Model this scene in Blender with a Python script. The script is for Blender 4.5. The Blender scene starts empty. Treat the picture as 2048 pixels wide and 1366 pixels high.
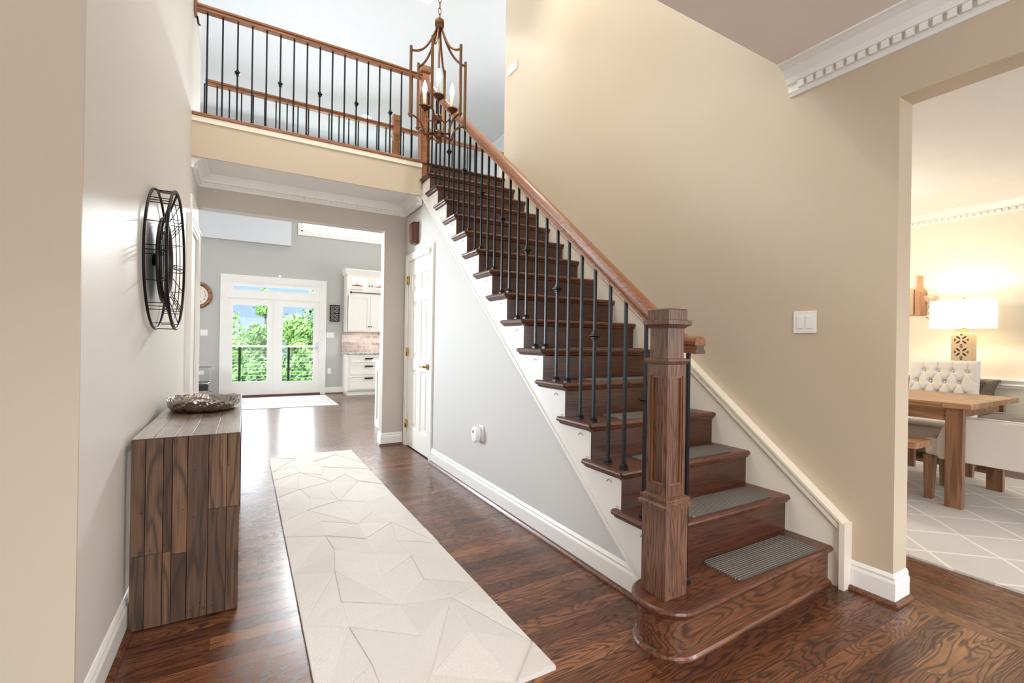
import bpy, bmesh, math, random
from mathutils import Vector, Matrix
random.seed(7)
scn = bpy.context.scene
COL = scn.collection
R = math.radians

# ------------------------------------------------------------------ camera, world, lights, exposure
def make_camera():
    cd = bpy.data.cameras.new('camera'); cd.sensor_width = 36; cd.lens = 927.4 / 2048 * 36
    cd.clip_start = 0.02; cd.clip_end = 300
    cam = bpy.data.objects.new('camera', cd); COL.objects.link(cam)
    yaw, pitch, roll = R(29.92), R(0.073), R(0.873)
    f = Vector((math.sin(yaw) * math.cos(pitch), math.cos(yaw) * math.cos(pitch), math.sin(pitch)))
    r = Vector((math.cos(yaw), -math.sin(yaw), 0)); u = r.cross(f)
    r2 = math.cos(roll) * r + math.sin(roll) * u; u2 = -math.sin(roll) * r + math.cos(roll) * u
    m = Matrix((r2, u2, -f)).transposed().to_4x4(); m.translation = Vector((0, 0, 1.1769))
    cam.matrix_world = m; scn.camera = cam
make_camera()

w = bpy.data.worlds.new('sky'); scn.world = w; w.use_nodes = True
wt = w.node_tree; wt.nodes.clear()
_o = wt.nodes.new('ShaderNodeOutputWorld'); _b = wt.nodes.new('ShaderNodeBackground'); _g = wt.nodes.new('ShaderNodeTexCoord')
_s = wt.nodes.new('ShaderNodeSeparateXYZ'); _r = wt.nodes.new('ShaderNodeValToRGB')
wt.links.new(_g.outputs['Generated'], _s.inputs[0]); wt.links.new(_s.outputs['Z'], _r.inputs[0])
_e = _r.color_ramp.elements                       # hazy horizon, blue band, bright high band added for the floor reflection
for _p, _c in ((.05, (.40, .54, .80, 1)), (.125, (.46, .60, .82, 1)), (.15, (8.0, 8.5, 9.2, 1)), (.6, (3.0, 3.4, 4.2, 1))):
    _k = _e.new(_p); _k.color = _c
_e[0].color = (.50, .60, .72, 1)
_e.remove(_e[-1])
wt.links.new(_r.outputs[0], _b.inputs[0]); _b.inputs[1].default_value = 1.0
wt.links.new(_b.outputs[0], _o.inputs[0])

def light(name, kind, loc, energy, color, rot=(0, 0, 0), **kw):
    l = bpy.data.lights.new(name, kind); l.energy = energy; l.color = color
    for k, v in kw.items(): setattr(l, k, v)
    o = bpy.data.objects.new(name, l); COL.objects.link(o); o.location = loc; o.rotation_euler = rot
    return o
def area(name, loc, sx, sy, energy, color, rot, **kw):
    return light(name, 'AREA', loc, energy, color, rot, shape='RECTANGLE', size=sx, size_y=sy, **kw)
COOL = (.86, .93, 1.0); DAY = (1, .98, .95); WARM = (1, .80, .56)
light('sun', 'SUN', (0, -5, 20), 2.1, (1, .96, .88), (R(38), 0, R(-20)), angle=R(1))
# daylight at the clerestory, assumed daylight elsewhere, and added fill lights
area('front_door_daylight', (.55, -2.9, 1.15), 1.9, 1.9, 52, (.93, .96, 1.0), (R(94), 0, 0))  # added daylight at an assumed front door, unseen behind the camera
area('study_window_daylight', (-2.9, -.9, 1.35), 1.6, 1.4, 16, COOL, (R(90), 0, R(-75)))  # added fill from the left; the wall there has no window
area('upper_foyer_window_daylight', (.9, 1.50, 4.25), 2.6, 1.5, 11, DAY, (R(78), 0, 0))  # added fill for the stairwell, in front of a closed wall
area('stairwell_side_window_daylight', (-.38, 3.0, 4.5), 1.6, 1.2, 25, (1, .965, .93), (R(84), 0, R(-90)))  # added fill to lift the upper right wall, no window behind it
area('dining_window_daylight', (4.6, -2.4, 1.5), 1.8, 1.5, 30, (.97, .98, 1), (R(97), 0, 0))  # unseen fill added to brighten the dining room from the front
light('dining_chandelier_light', 'POINT', (4.95, 2.75, 2.0), 40, (1, .93, .82), shadow_soft_size=.2)  # added fill above the table, without any fixture
area('family_left_window_daylight', (-4.9, 7.6, 2.2), 2.4, 2.2, 75, (.95, .97, 1), (R(90), 0, R(-90)))  # fill added to brighten the far family room wall
area('family_upper_window_daylight', (.9, 10.55, 4.55), 4.4, 1.2, 26, (.96, .98, 1), (R(-80), 0, 0))  # fill for the upstairs, wider than the window behind it
area('family_clerestory_daylight', (1.87, 10.66, 3.71), 1.66, .2, 95, (.94, .97, 1), (R(-77), 0, R(-14)), spread=R(110))
area('family_side_window_daylight', (-2.5, 10.6, 1.75), 2.2, 2.3, 240, (.82, .91, 1), (R(-90), 0, R(30)), spread=R(100))  # assumed daylight from the far left; the wall behind it is solid
area('kitchen_window_daylight', (5.4, 8.4, 1.9), 2.2, 1.4, 60, (.97, .98, 1), (R(90), 0, R(90)))  # added fill inside the room, no window modelled on this side
area('landing_window_daylight', (4.5, 5.5, 4.3), 1.2, 1.2, 14, DAY, (R(90), 0, R(90)))  # fill added to brighten the upstairs landing
for _x, _y in ((.2, -.9), (1.7, -.3)): light('foyer_downlight', 'SPOT', (_x, _y, 2.66), 40 if _x < 1 else 27, (1, .86, .70), (0, 0, 0), spot_size=R(140), spot_blend=.7, shadow_soft_size=.07)  # added ceiling fills for the foyer walls, without fixtures
scn.view_settings.view_transform = 'Standard'; scn.view_settings.look = 'None'
scn.view_settings.gamma = 1; scn.view_settings.use_curve_mapping = False
scn.view_settings.exposure = 0.50
scn.cycles.use_denoising = True
scn.cycles.max_bounces = 8; scn.cycles.diffuse_bounces = 5; scn.cycles.sample_clamp_indirect = 6

# ------------------------------------------------------------------ materials
def lin(r, g, b):
    f = lambda c: (c / 255 / 12.92) if c / 255 <= .04045 else ((c / 255 + .055) / 1.055) ** 2.4
    return (f(r), f(g), f(b), 1)
class NT:
    def __init__(s, name):
        s.m = bpy.data.materials.new(name); s.m.use_nodes = True; s.t = s.m.node_tree
        s.b = s.t.nodes['Principled BSDF']
    def n(s, kind, props=None, **inp):
        nd = s.t.nodes.new('ShaderNode' + kind)
        for k, v in (props or {}).items(): setattr(nd, k, v)
        for k, v in inp.items(): s.put(nd.inputs[int(k[1:])] if k[0] == 'i' and k[1:].isdigit() else nd.inputs[k], v)
        return nd
    def put(s, sock, v):
        if isinstance(v, bpy.types.Node): v = v.outputs[0]
        if isinstance(v, bpy.types.NodeSocket): s.t.links.new(v, sock)
        else: sock.default_value = v
    def math(s, op, a, b=0.0, c=None):
        nd = s.n('Math', dict(operation=op)); s.put(nd.inputs[0], a); s.put(nd.inputs[1], b)
        if c is not None: s.put(nd.inputs[2], c)
        return nd.outputs[0]
    def mix(s, fac, a, b, mode='MIX'):
        nd = s.n('Mix', dict(data_type='RGBA', blend_type=mode)); s.put(nd.inputs[0], fac); s.put(nd.inputs[6], a); s.put(nd.inputs[7], b)
        return nd.outputs[2]
    def ramp(s, fac, *stops):
        nd = s.n('ValToRGB'); s.put(nd.inputs[0], fac); e = nd.color_ramp.elements
        while len(e) < len(stops): e.new(.5)
        for el, (p, c) in zip(e, stops): el.position = p; el.color = c if len(c) == 4 else (*c, 1)
        return nd.outputs[0]
    def coord(s): return s.n('TexCoord').outputs['Object']
    def noise(s, vec, scale, detail=2, rough=.5, dist=0.0):
        nd = s.n('TexNoise'); s.put(nd.inputs['Vector'], vec); nd.inputs['Scale'].default_value = scale
        nd.inputs['Detail'].default_value = detail; nd.inputs['Roughness'].default_value = rough; nd.inputs['Distortion'].default_value = dist
        return nd.outputs[0]
    def bump(s, h, strength=.2, dist=.01):
        nd = s.n('Bump'); nd.inputs['Strength'].default_value = strength; nd.inputs['Distance'].default_value = dist
        s.put(nd.inputs['Height'], h); s.t.links.new(nd.outputs[0], s.b.inputs['Normal'])
    def xyz(s, v):
        nd = s.n('SeparateXYZ'); s.put(nd.inputs[0], v); return nd.outputs
    def vec(s, x, y, z):
        nd = s.n('CombineXYZ'); s.put(nd.inputs[0], x); s.put(nd.inputs[1], y); s.put(nd.inputs[2], z); return nd.outputs[0]
    def base(s, c): s.put(s.b.inputs['Base Color'], c)
def flat(name, col, rough=.5, metal=0.0, bump=0, bscale=300, coat=0.0):
    t = NT(name); t.b.inputs['Roughness'].default_value = rough; t.b.inputs['Metallic'].default_value = metal
    n = t.noise(t.coord(), bscale if bump else 6, 2)
    c = Vector(col[:3]); t.base(t.ramp(n, (.3, tuple(c * .99)), (.7, tuple(c * 1.01))))
    if bump: t.bump(n, bump, .003)
    if coat: t.b.inputs['Coat Weight'].default_value = coat
    return t.m
def emit(name, col, strength):
    t = NT(name); t.b.inputs['Base Color'].default_value = (*col, 1); t.b.inputs['Emission Color'].default_value = (*col, 1)
    t.b.inputs['Emission Strength'].default_value = strength
    return t.m
def grain(t, vec3, k=9.0, stretch=.5):
    """cathedral grain: contour lines of a stretched noise field; returns 0..1 (1 = dark line)"""
    f = t.noise(vec3, 1.0, 2, .4, .2)
    s = t.math('SINE', t.math('MULTIPLY', f, k * 6.283))
    return t.math('POWER', t.math('MULTIPLY_ADD', s, .5, .5), 2.6)
def wood(name, axis, dark, mid, light_, rough=.35, coat=.0, k=7.0, across=9.0, along=.9, contrast=.75, per='OBJ'):
    t = NT(name); x, y, z = t.xyz(t.coord())
    rnd = t.n('ObjectInfo').outputs['Random']
    if per == 'ATT':
        a = t.n('Attribute', dict(attribute_name='board')); rnd = a.outputs['Fac']
    o = t.math('MULTIPLY', rnd, 57.0)
    sc = {'X': (along, across, across), 'Y': (across, along, across), 'Z': (across, across, along)}[axis]
    v = t.vec(t.math('MULTIPLY_ADD', x, sc[0], o), t.math('MULTIPLY_ADD', y, sc[1], o), t.math('MULTIPLY', z, sc[2]))
    g = grain(t, v, k)
    fs = {'X': (4, 160, 160), 'Y': (160, 4, 160), 'Z': (160, 160, 4)}[axis]
    fine = t.noise(t.vec(t.math('MULTIPLY_ADD', x, fs[0], o), t.math('MULTIPLY', y, fs[1]), t.math('MULTIPLY', z, fs[2])), 1, 2)
    tone = t.mix(t.noise(v, .6, 2), mid, light_)
    if per == 'ATT': tone = t.mix(rnd, t.mix(t.noise(v, .7, 3), mid, dark), t.mix(t.noise(v, .8, 3), light_, mid))
    c = t.mix(t.math('MULTIPLY', g, contrast), tone, dark)
    c = t.mix(t.ramp(fine, (.42, (0, 0, 0)), (.62, (1, 1, 1))), t.mix(.35, c, dark), c)
    t.base(c); t.b.inputs['Roughness'].default_value = rough
    if coat: t.b.inputs['Coat Weight'].default_value = coat; t.b.inputs['Coat Roughness'].default_value = .12
    t.bump(g, .06, .004)
    return t.m
def planks(name, along_axis, wd, ln, dark, lo, hi, rough=.26):
    t = NT(name); x, y, z = t.xyz(t.coord())
    u, v = (x, y) if along_axis == 'X' else (y, x)
    row = t.math('FLOOR', t.math('DIVIDE', v, wd))
    def wn(a, b):
        nd = t.n('TexWhiteNoise', dict(noise_dimensions='2D')); t.put(nd.inputs['Vector'], t.vec(a, b, 0.0)); return nd.outputs['Value']
    off = t.math('MULTIPLY', wn(row, 3.7), ln)
    uu = t.math('DIVIDE', t.math('ADD', u, off), ln)
    brd = t.math('FLOOR', uu); r1 = wn(row, brd); r2 = wn(brd, t.math('ADD', row, 11.3))
    gv = t.vec(t.math('MULTIPLY_ADD', u, 1.9, t.math('MULTIPLY', r1, 71.0)), t.math('MULTIPLY_ADD', v, 11.0, t.math('MULTIPLY', r2, 53.0)), t.math('MULTIPLY', r1, 19.0))
    g = grain(t, gv, 20.0)
    fine = t.noise(t.vec(t.math('MULTIPLY', u, 5), t.math('MULTIPLY', v, 220), r1), 1, 2)
    tone = t.mix(r1, lo, hi)
    tone = t.mix(t.math('MULTIPLY', t.math('POWER', r2, 1.5), .75), tone, lin(78, 44, 30))
    c = t.mix(t.math('MULTIPLY', g, .78), tone, dark)
    c = t.mix(t.ramp(fine, (.40, (1, 1, 1)), (.58, (0, 0, 0))), c, t.mix(.45, c, dark))
    fv = t.math('FRACT', t.math('DIVIDE', v, wd)); fu = t.math('FRACT', uu)
    seam = t.math('MAXIMUM', t.math('GREATER_THAN', t.math('ABSOLUTE', t.math('SUBTRACT', fv, .5)), .5 - .0014 / wd), t.math('GREATER_THAN', t.math('ABSOLUTE', t.math('SUBTRACT', fu, .5)), .5 - .0012 / ln))
    c = t.mix(t.math('MULTIPLY', seam, .75), c, lin(28, 14, 9))
    t.base(c)
    rr = t.n('MapRange'); t.put(rr.inputs[0], g); rr.inputs[3].default_value = rough - .03; rr.inputs[4].default_value = rough + .08
    t.put(t.b.inputs['Roughness'], rr.outputs[0])
    t.bump(t.math('ADD', t.math('MULTIPLY', g, .25), t.math('MULTIPLY', seam, -1.0)), .04, .002)
    return t.m

M = {}
M['beige'] = flat('beige_wall_paint', lin(202, 186, 162), .42, bump=.05, bscale=420)
M['greige'] = flat('greige_wall_paint', lin(192, 184, 172), .5, bump=.05, bscale=420)  # hall paint, darkened a little for the shade on the header wall
M['pale'] = flat('pale_greige_wall_paint', lin(220, 215, 207), .5, bump=.05, bscale=420)  # same hall paint, lightened for the light on the left wall
M['tan'] = flat('tan_wall_paint', lin(204, 191, 170), .5, bump=.05, bscale=420)  # hall paint with the front wall's shade put into its colour
M['oakend'] = flat('oak_end_grain', lin(84, 64, 52), .5)
M['cool'] = flat('pale_grey_wall_paint', lin(206, 205, 201), .62, bump=.05, bscale=420)  # stair wall paint, cooled and lightened to carry the bluish daylight
M['foyerceil'] = flat('warm_ceiling_paint', lin(238, 226, 214), .8)
M['oakfig'] = wood('figured_oak', 'X', lin(42, 24, 15), lin(104, 66, 44), lin(128, 84, 58), .32, .2, 14, 9, 1.6, .62)
M['grey'] = flat('grey_wall_paint', lin(185, 184, 179), .5, bump=.05, bscale=420)
M['cream'] = flat('cream_wall_paint', lin(232, 225, 208), .5, bump=.05, bscale=420)
M['sage'] = flat('sage_wall_paint', lin(208, 206, 188), .5, bump=.05, bscale=420)
M['white'] = flat('white_trim_paint', lin(238, 236, 230), .32)
M['ivory'] = flat('ivory_trim_paint', lin(236, 228, 210), .34)
M['ceil'] = flat('ceiling_paint', lin(232, 230, 226), .8)
M['upper'] = flat('upper_white_paint', lin(216, 220, 223), .8)
M['cab'] = flat('cabinet_paint', lin(240, 236, 226), .35)
M['black'] = flat('black_iron', lin(18, 18, 20), .42, .2)
M['darkmetal'] = flat('dark_steel', lin(60, 58, 56), .35, .9)
M['bronze'] = flat('bronze', lin(112, 78, 52), .36, .8)
M['brass'] = flat('brass', lin(196, 160, 92), .25, 1)
M['chrome'] = flat('brushed_steel', lin(190, 192, 195), .22, 1)
M['plastic'] = flat('white_plastic', lin(240, 240, 236), .35)
M['darkplastic'] = flat('dark_plastic', lin(30, 30, 32), .3)
M['mahogany'] = wood('mahogany', 'Z', lin(50, 16, 8), lin(98, 40, 22), lin(122, 56, 30), .22, .5, 3)
OD, OM, OL = lin(36, 18, 11), lin(92, 52, 34), lin(122, 74, 48)
M['oakX'] = wood('stained_oak_tread', 'X', OD, OM, OL, .36, .12, 15, 15, 2.2, .62)
M['riser'] = wood('stained_oak_riser', 'X', lin(34, 17, 11), lin(76, 42, 26), lin(94, 54, 34), .34, .2, 9, 26, 1.6, .5)
M['oakY'] = wood('stained_oak_rail', 'Y', lin(66, 34, 18), lin(148, 90, 50), lin(172, 110, 66), .32, .15, 10, 22, 2.0, .45)
M['railX'] = wood('balcony_oak_rail', 'X', lin(76, 40, 18), lin(150, 92, 52), lin(174, 116, 70), .34, .15, 10, 22, 2.0, .45)
M['oakZ'] = wood('stained_oak_newel', 'Z', lin(38, 22, 14), lin(108, 72, 52), lin(140, 100, 74), .34, .15, 13, 20, 1.8, .62)
M['floor'] = planks('oak_floor', 'X', .083, 1.1, lin(38, 20, 12), lin(116, 70, 44), lin(162, 106, 68), .26)
M['floor2'] = planks('oak_dining_floor', 'Y', .083, 1.1, lin(52, 28, 16), lin(132, 86, 54), lin(156, 108, 72), .28)
M['floor3'] = planks('oak_kitchen_floor', 'X', .083, 1.1, lin(52, 34, 26), lin(126, 92, 72), lin(150, 116, 94), .22)
M['shoe'] = wood('oak_shoe', 'X', lin(44, 24, 14), lin(110, 66, 42), lin(132, 82, 54), .3, .3, 4, 30)
M['reclaim'] = wood('reclaimed_plank', 'Z', lin(38, 24, 15), lin(100, 68, 45), lin(148, 110, 76), .62, 0, 6, 16, 1.6, .72, 'ATT')
M['reclaimY'] = wood('reclaimed_plank_top', 'Y', lin(74, 56, 44), lin(122, 100, 84), lin(158, 136, 116), .34, .1, 4, 14, 1.4, .4, 'ATT')
M['pine'] = wood('honey_pine', 'Y', lin(112, 74, 46), lin(168, 124, 88), lin(202, 160, 120), .42, .1, 4, 12, 1.0, .6)
M['pineZ'] = wood('honey_pine_leg', 'Z', lin(92, 60, 40), lin(138, 98, 70), lin(164, 122, 90), .45, .1, 4, 12, 1.0, .65)
M['walnutY'] = wood('sideboard_wood', 'Y', lin(70, 58, 46), lin(112, 98, 80), lin(134, 118, 98), .5, 0, 4, 14)
M['board'] = wood('bottle_board_wood', 'Z', lin(140, 90, 52), lin(192, 138, 92), lin(210, 160, 112), .5, 0, 3, 16)
M['linen'] = flat('linen_fabric', lin(222, 216, 208), .9, bump=.25, bscale=700)
M['glass'] = None
def thin_glass(name, tint, refl=.06):
    t = NT(name); t.t.nodes.remove(t.b)
    tr = t.n('BsdfTransparent'); tr.inputs[0].default_value = tint
    gl = t.n('BsdfGlossy'); gl.inputs['Roughness'].default_value = .02
    mx = t.n('MixShader'); mx.inputs[0].default_value = refl
    t.t.links.new(tr.outputs[0], mx.inputs[1]); t.t.links.new(gl.outputs[0], mx.inputs[2])
    t.t.links.new(mx.outputs[0], t.t.nodes['Material Output'].inputs[0])
    return t.m
M['glass'] = thin_glass('window_glass', (.97, .99, .98, 1), .012)
M['rose'] = thin_glass('rose_glass', (.96, .72, .60, 1), .1)
def rug_mat(name, c, s=170, b=.8):
    t = NT(name); co = t.coord(); n = t.noise(co, s, 3, .7); a = t.n('Attribute', dict(attribute_name='board'))
    base = t.mix(a.outputs['Fac'], tuple(x * .80 for x in c[:3]) + (1,), c)
    t.base(t.mix(t.ramp(n, (.3, (0, 0, 0)), (.7, (1, 1, 1))), tuple(x * .80 for x in c[:3]) + (1,), base))
    t.b.inputs['Roughness'].default_value = .95; t.bump(n, b, .006); return t.m
M['rug'] = rug_mat('cream_wool', lin(236, 231, 224))
def pad_mat():
    t = NT('grey_ribbed_carpet'); x, y, z = t.xyz(t.coord())
    rib = t.math('SINE', t.math('MULTIPLY', y, 6.283 / .0125)); n = t.noise(t.coord(), 420, 3, .8)
    c = t.mix(t.ramp(n, (.3, (0, 0, 0)), (.7, (1, 1, 1))), lin(84, 78, 74), lin(172, 164, 156))
    c = t.mix(t.ramp(rib, (0, (.75, .75, .75)), (.6, (0, 0, 0))), c, lin(62, 58, 54))
    t.base(c); t.b.inputs['Roughness'].default_value = .95
    t.bump(t.math('ADD', t.math('MULTIPLY', rib, .5), n), .7, .004); return t.m
M['pad'] = pad_mat()
def dining_rug_mat():
    t = NT('dining_trellis_wool'); x, y, z = t.xyz(t.coord())
    wob = t.math('MULTIPLY', t.noise(t.coord(), 2.5, 1), .05)
    def ln_(a, b, c):
        p = t.math('FRACT', t.math('DIVIDE', t.math('ADD', t.math('ADD', t.math('MULTIPLY', x, a), t.math('MULTIPLY', y, b)), wob), c))
        return t.math('LESS_THAN', p, .05)
    l = t.math('MAXIMUM', ln_(.70, .71, .34), ln_(.70, -.71, .34))
    n = t.noise(t.coord(), 240, 3, .7)
    c = t.mix(t.ramp(n, (.3, (0, 0, 0)), (.7, (1, 1, 1))), lin(196, 192, 186), lin(222, 218, 212))
    t.base(t.mix(l, c, lin(238, 235, 230))); t.b.inputs['Roughness'].default_value = .95
    t.bump(t.math('ADD', n, l), .5, .005); return t.m
M['rug2'] = dining_rug_mat()
def hammered():
    t = NT('hammered_metal'); v = t.n('TexVoronoi'); t.put(v.inputs['Vector'], t.coord()); v.inputs['Scale'].default_value = 46
    t.b.inputs['Metallic'].default_value = 1; t.b.inputs['Roughness'].default_value = .16
    t.base(t.mix(t.noise(t.coord(), 18), lin(140, 130, 122), lin(186, 180, 174))); t.bump(v.outputs['Distance'], .6, .010); return t.m
M['hammered'] = hammered()
def tiles():
    t = NT('brick_tile'); b = t.n('TexBrick'); x, y, z = t.xyz(t.coord()); t.put(b.inputs['Vector'], t.vec(x, z, 0.0))
    b.inputs['Scale'].default_value = 1; b.inputs['Brick Width'].default_value = .26; b.inputs['Row Height'].default_value = .075
    b.inputs['Mortar Size'].default_value = .003; b.inputs['Color1'].default_value = lin(146, 122, 110); b.inputs['Color2'].default_value = lin(218, 204, 196)
    b.inputs['Mortar'].default_value = lin(214, 206, 198)
    n = t.noise(t.coord(), 14, 3)
    t.base(t.mix(.35, b.outputs[0], t.ramp(n, (.3, lin(122, 102, 92)), (.7, lin(208, 194, 184))))); t.b.inputs['Roughness'].default_value = .4; return t.m
M['tiles'] = tiles()
def stone():
    t = NT('granite'); n = t.noise(t.coord(), 16, 4, .7)
    t.base(t.ramp(n, (.35, lin(120, 112, 106)), (.5, lin(196, 190, 184)), (.7, lin(232, 230, 226)))); t.b.inputs['Roughness'].default_value = .2; return t.m
M['granite'] = stone()
M['quartz'] = flat('white_quartz', lin(240, 238, 234), .2)
M['red'] = flat('red_enamel', lin(196, 52, 66), .25, coat=.5)
M['tanlattice'] = flat('carved_tan_wood', lin(206, 182, 146), .6)
M['hole'] = flat('dark_recess', lin(70, 52, 34), .8)
def shade_mat():
    t = NT('linen_lamp_shade'); t.base(lin(250, 240, 220)); t.b.inputs['Roughness'].default_value = .9
    t.b.inputs['Emission Color'].default_value = (1, .88, .66, 1); t.b.inputs['Emission Strength'].default_value = .6; return t.m
M['shade'] = shade_mat()
M['bulb'] = emit('flame_bulb', (1, .84, .58), 30)
M['downlight'] = emit('downlight_lens', (1, .93, .82), 12)
M['mirror'] = flat('mirror_silver', lin(196, 204, 212), .06, 1)
def leaf(name, a, b):
    t = NT(name); r = t.n('ObjectInfo').outputs['Random']
    n = t.noise(t.coord(), .9, 3); t.base(t.mix(n, a, b)); t.b.inputs['Roughness'].default_value = .6
    t.b.inputs['Subsurface Weight'].default_value = 0
    return t.m
M['leaf'] = leaf('green_leaves', lin(62, 102, 42), lin(140, 178, 92))
M['leaf2'] = leaf('bright_leaves', lin(78, 122, 52), lin(162, 194, 108))
M['bark'] = flat('bark', lin(92, 76, 60), .9)
M['deck'] = flat('pale_deck', lin(222, 218, 210), .6)
M['ground'] = flat('grass_ground', lin(96, 132, 66), .9)
def clock_face():
    t = NT('clock_face'); t.base(lin(232, 228, 214)); t.b.inputs['Roughness'].default_value = .5; return t.m
M['clock'] = clock_face()
M['walnutrim'] = wood('clock_rim_wood', 'Y', lin(92, 54, 32), lin(146, 92, 58), lin(166, 110, 72), .35, .3, 4, 8)
M['rosewine'] = flat('rose_wine', lin(236, 186, 160), .3)
M['bronzedark'] = flat('dark_bronze', lin(62, 50, 42), .35, .6)
M['bead'] = wood('newel_bead_oak', 'Z', lin(60, 34, 20), lin(134, 88, 58), lin(160, 110, 76), .32, .2, 4, 20, 1.5, .4)  # brown bead, made lighter to hold its highlights in the colour
M['black'].node_tree.nodes['Principled BSDF'].inputs['Specular IOR Level'].default_value = .28

# ------------------------------------------------------------------ mesh builder
class MB:
    def __init__(s): s.v = []; s.f = []; s.sm = []; s.mi = []; s.att = []; s.cur = 0; s.ca = 0.0
    def face(s, idx, smooth=False): s.f.append(tuple(idx)); s.sm.append(smooth); s.mi.append(s.cur); s.att.append(s.ca)
    def add(s, vs, fs, smooth=False):
        o = len(s.v); s.v += [tuple(v) for v in vs]
        for f in fs: s.face([i + o for i in f], smooth)
        return s
    def box(s, x0, x1, y0, y1, z0, z1):
        x0, x1 = sorted((x0, x1)); y0, y1 = sorted((y0, y1)); z0, z1 = sorted((z0, z1))
        return s.add([(x, y, z) for z in (z0, z1) for y in (y0, y1) for x in (x0, x1)],
                     [(0, 2, 3, 1), (4, 5, 7, 6), (0, 1, 5, 4), (2, 6, 7, 3), (0, 4, 6, 2), (1, 3, 7, 5)])
    def frustum(s, cx, cy, z0, z1, a0, b0, a1, b1):
        return s.add([(cx - a0, cy - b0, z0), (cx + a0, cy - b0, z0), (cx - a0, cy + b0, z0), (cx + a0, cy + b0, z0),
                      (cx - a1, cy - b1, z1), (cx + a1, cy - b1, z1), (cx - a1, cy + b1, z1), (cx + a1, cy + b1, z1)],
                     [(0, 2, 3, 1), (4, 5, 7, 6), (0, 1, 5, 4), (2, 6, 7, 3), (0, 4, 6, 2), (1, 3, 7, 5)])
    def sqstack(s, cx, cy, prof):
        """square-section stack: prof = [(z, half width)]"""
        for (z0, a), (z1, b) in zip(prof, prof[1:]):
            if z1 - z0 > 1e-6: s.frustum(cx, cy, z0, z1, a, a, b, b)
        return s
    def prism(s, pts, axis, a, b):
        """polygon extruded along axis; pts are the other two coordinates in xyz order"""
        n = len(pts)
        mk = {'X': lambda p, t: (t, p[0], p[1]), 'Y': lambda p, t: (p[0], t, p[1]), 'Z': lambda p, t: (p[0], p[1], t)}[axis]
        fs = [tuple(range(n)), tuple(range(2 * n - 1, n - 1, -1))] + [(i, i + n, (i + 1) % n + n, (i + 1) % n) for i in range(n)]
        return s.add([mk(p, a) for p in pts] + [mk(p, b) for p in pts], fs)
    def tube(s, pts, r, n=8, closed=False, cap=True, smooth=True):
        pts = [Vector(p) for p in pts]; m = len(pts); rr = r if isinstance(r, (list, tuple)) else [r] * m
        o = len(s.v); up = None
        for i, p in enumerate(pts):
            d = (pts[(i + 1) % m] - pts[i - 1]) if closed else (pts[min(i + 1, m - 1)] - pts[max(i - 1, 0)])
            d.normalize()
            if up is None: up = Vector((0, 0, 1)) if abs(d.z) < .9 else Vector((1, 0, 0))
            a = d.cross(up).normalized(); b = a.cross(d).normalized(); up = b
            for k in range(n):
                t = 2 * math.pi * k / n; q = p + rr[i] * (math.cos(t) * a + math.sin(t) * b); s.v.append(tuple(q))
        for i in range(m if closed else m - 1):
            j = (i + 1) % m
            for k in range(n):
                l = (k + 1) % n; s.face((o + i * n + k, o + i * n + l, o + j * n + l, o + j * n + k), smooth)
        if cap and not closed:
            s.face([o + k for k in range(n)][::-1]); s.face([o + (m - 1) * n + k for k in range(n)])
        return s
    def lathe(s, c, prof, n=24, axis='Z', smooth=True, cap=True):
        """prof = [(radius, height)] about axis through c"""
        o = len(s.v); c = Vector(c)
        for r, h in prof:
            for k in range(n):
                t = 2 * math.pi * k / n; a, b = r * math.cos(t), r * math.sin(t)
                s.v.append(tuple(c + {'Z': Vector((a, b, h)), 'X': Vector((h, a, b)), 'Y': Vector((a, h, b))}[axis]))
        for i in range(len(prof) - 1):
            for k in range(n):
                l = (k + 1) % n; s.face((o + i * n + k, o + i * n + l, o + (i + 1) * n + l, o + (i + 1) * n + k), smooth)
        if cap: s.face([o + k for k in range(n)][::-1]); s.face([o + (len(prof) - 1) * n + k for k in range(n)])
        return s
    def frame(s, axis, d0, d1, u0, u1, v0, v1, w, wb=None):
        """picture frame of bar width w in the plane across axis ('X' or 'Y'), without overlapping corners"""
        wb = w if wb is None else wb
        for a, b_, c_, e_ in ((u0, u0 + w, v0, v1), (u1 - w, u1, v0, v1), (u0 + w, u1 - w, v0, v0 + wb), (u0 + w, u1 - w, v1 - wb, v1)):
            s.box(d0, d1, a, b_, c_, e_) if axis == 'X' else s.box(a, b_, d0, d1, c_, e_)
        return s
    def sweep(s, path, prof, closed=False):
        """mitred moulding: path [(x, y)] in plan, prof [(d, z)]; d is measured to the left of the path"""
        P = [Vector(p) for p in path]; m = len(P); n = len(prof); o = len(s.v)
        for i, p in enumerate(P):
            ns = []
            if i > 0 or closed: d = (p - P[i - 1]).normalized(); ns.append(Vector((-d.y, d.x)))
            if i < m - 1 or closed: d = (P[(i + 1) % m] - p).normalized(); ns.append(Vector((-d.y, d.x)))
            nn = sum(ns, Vector((0, 0))) / len(ns); nn = nn / nn.length_squared
            for d, z in prof: q = p + nn * d; s.v.append((q.x, q.y, z))
        for i in range(m if closed else m - 1):
            j = (i + 1) % m
            for k in range(n): l = (k + 1) % n; s.face((o + i * n + k, o + j * n + k, o + j * n + l, o + i * n + l))
        if not closed: s.face([o + k for k in range(n)]); s.face([o + (m - 1) * n + k for k in range(n)][::-1])
        return s
def worig(o):
    v = Vector((0, 0, 0))
    while o: v += o.location; o = o.parent
    return v
def put(o, label=None, cat=None, group=None, kind=None):
    for k, v in (('label', label), ('category', cat), ('group', group), ('kind', kind)):
        if v: o[k] = v
    return o
def thing(name, label, cat, loc, group=None):
    o = bpy.data.objects.new(name, None); COL.objects.link(o); o.location = loc; o.empty_display_size = .05
    return put(o, label, cat, group)
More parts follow.
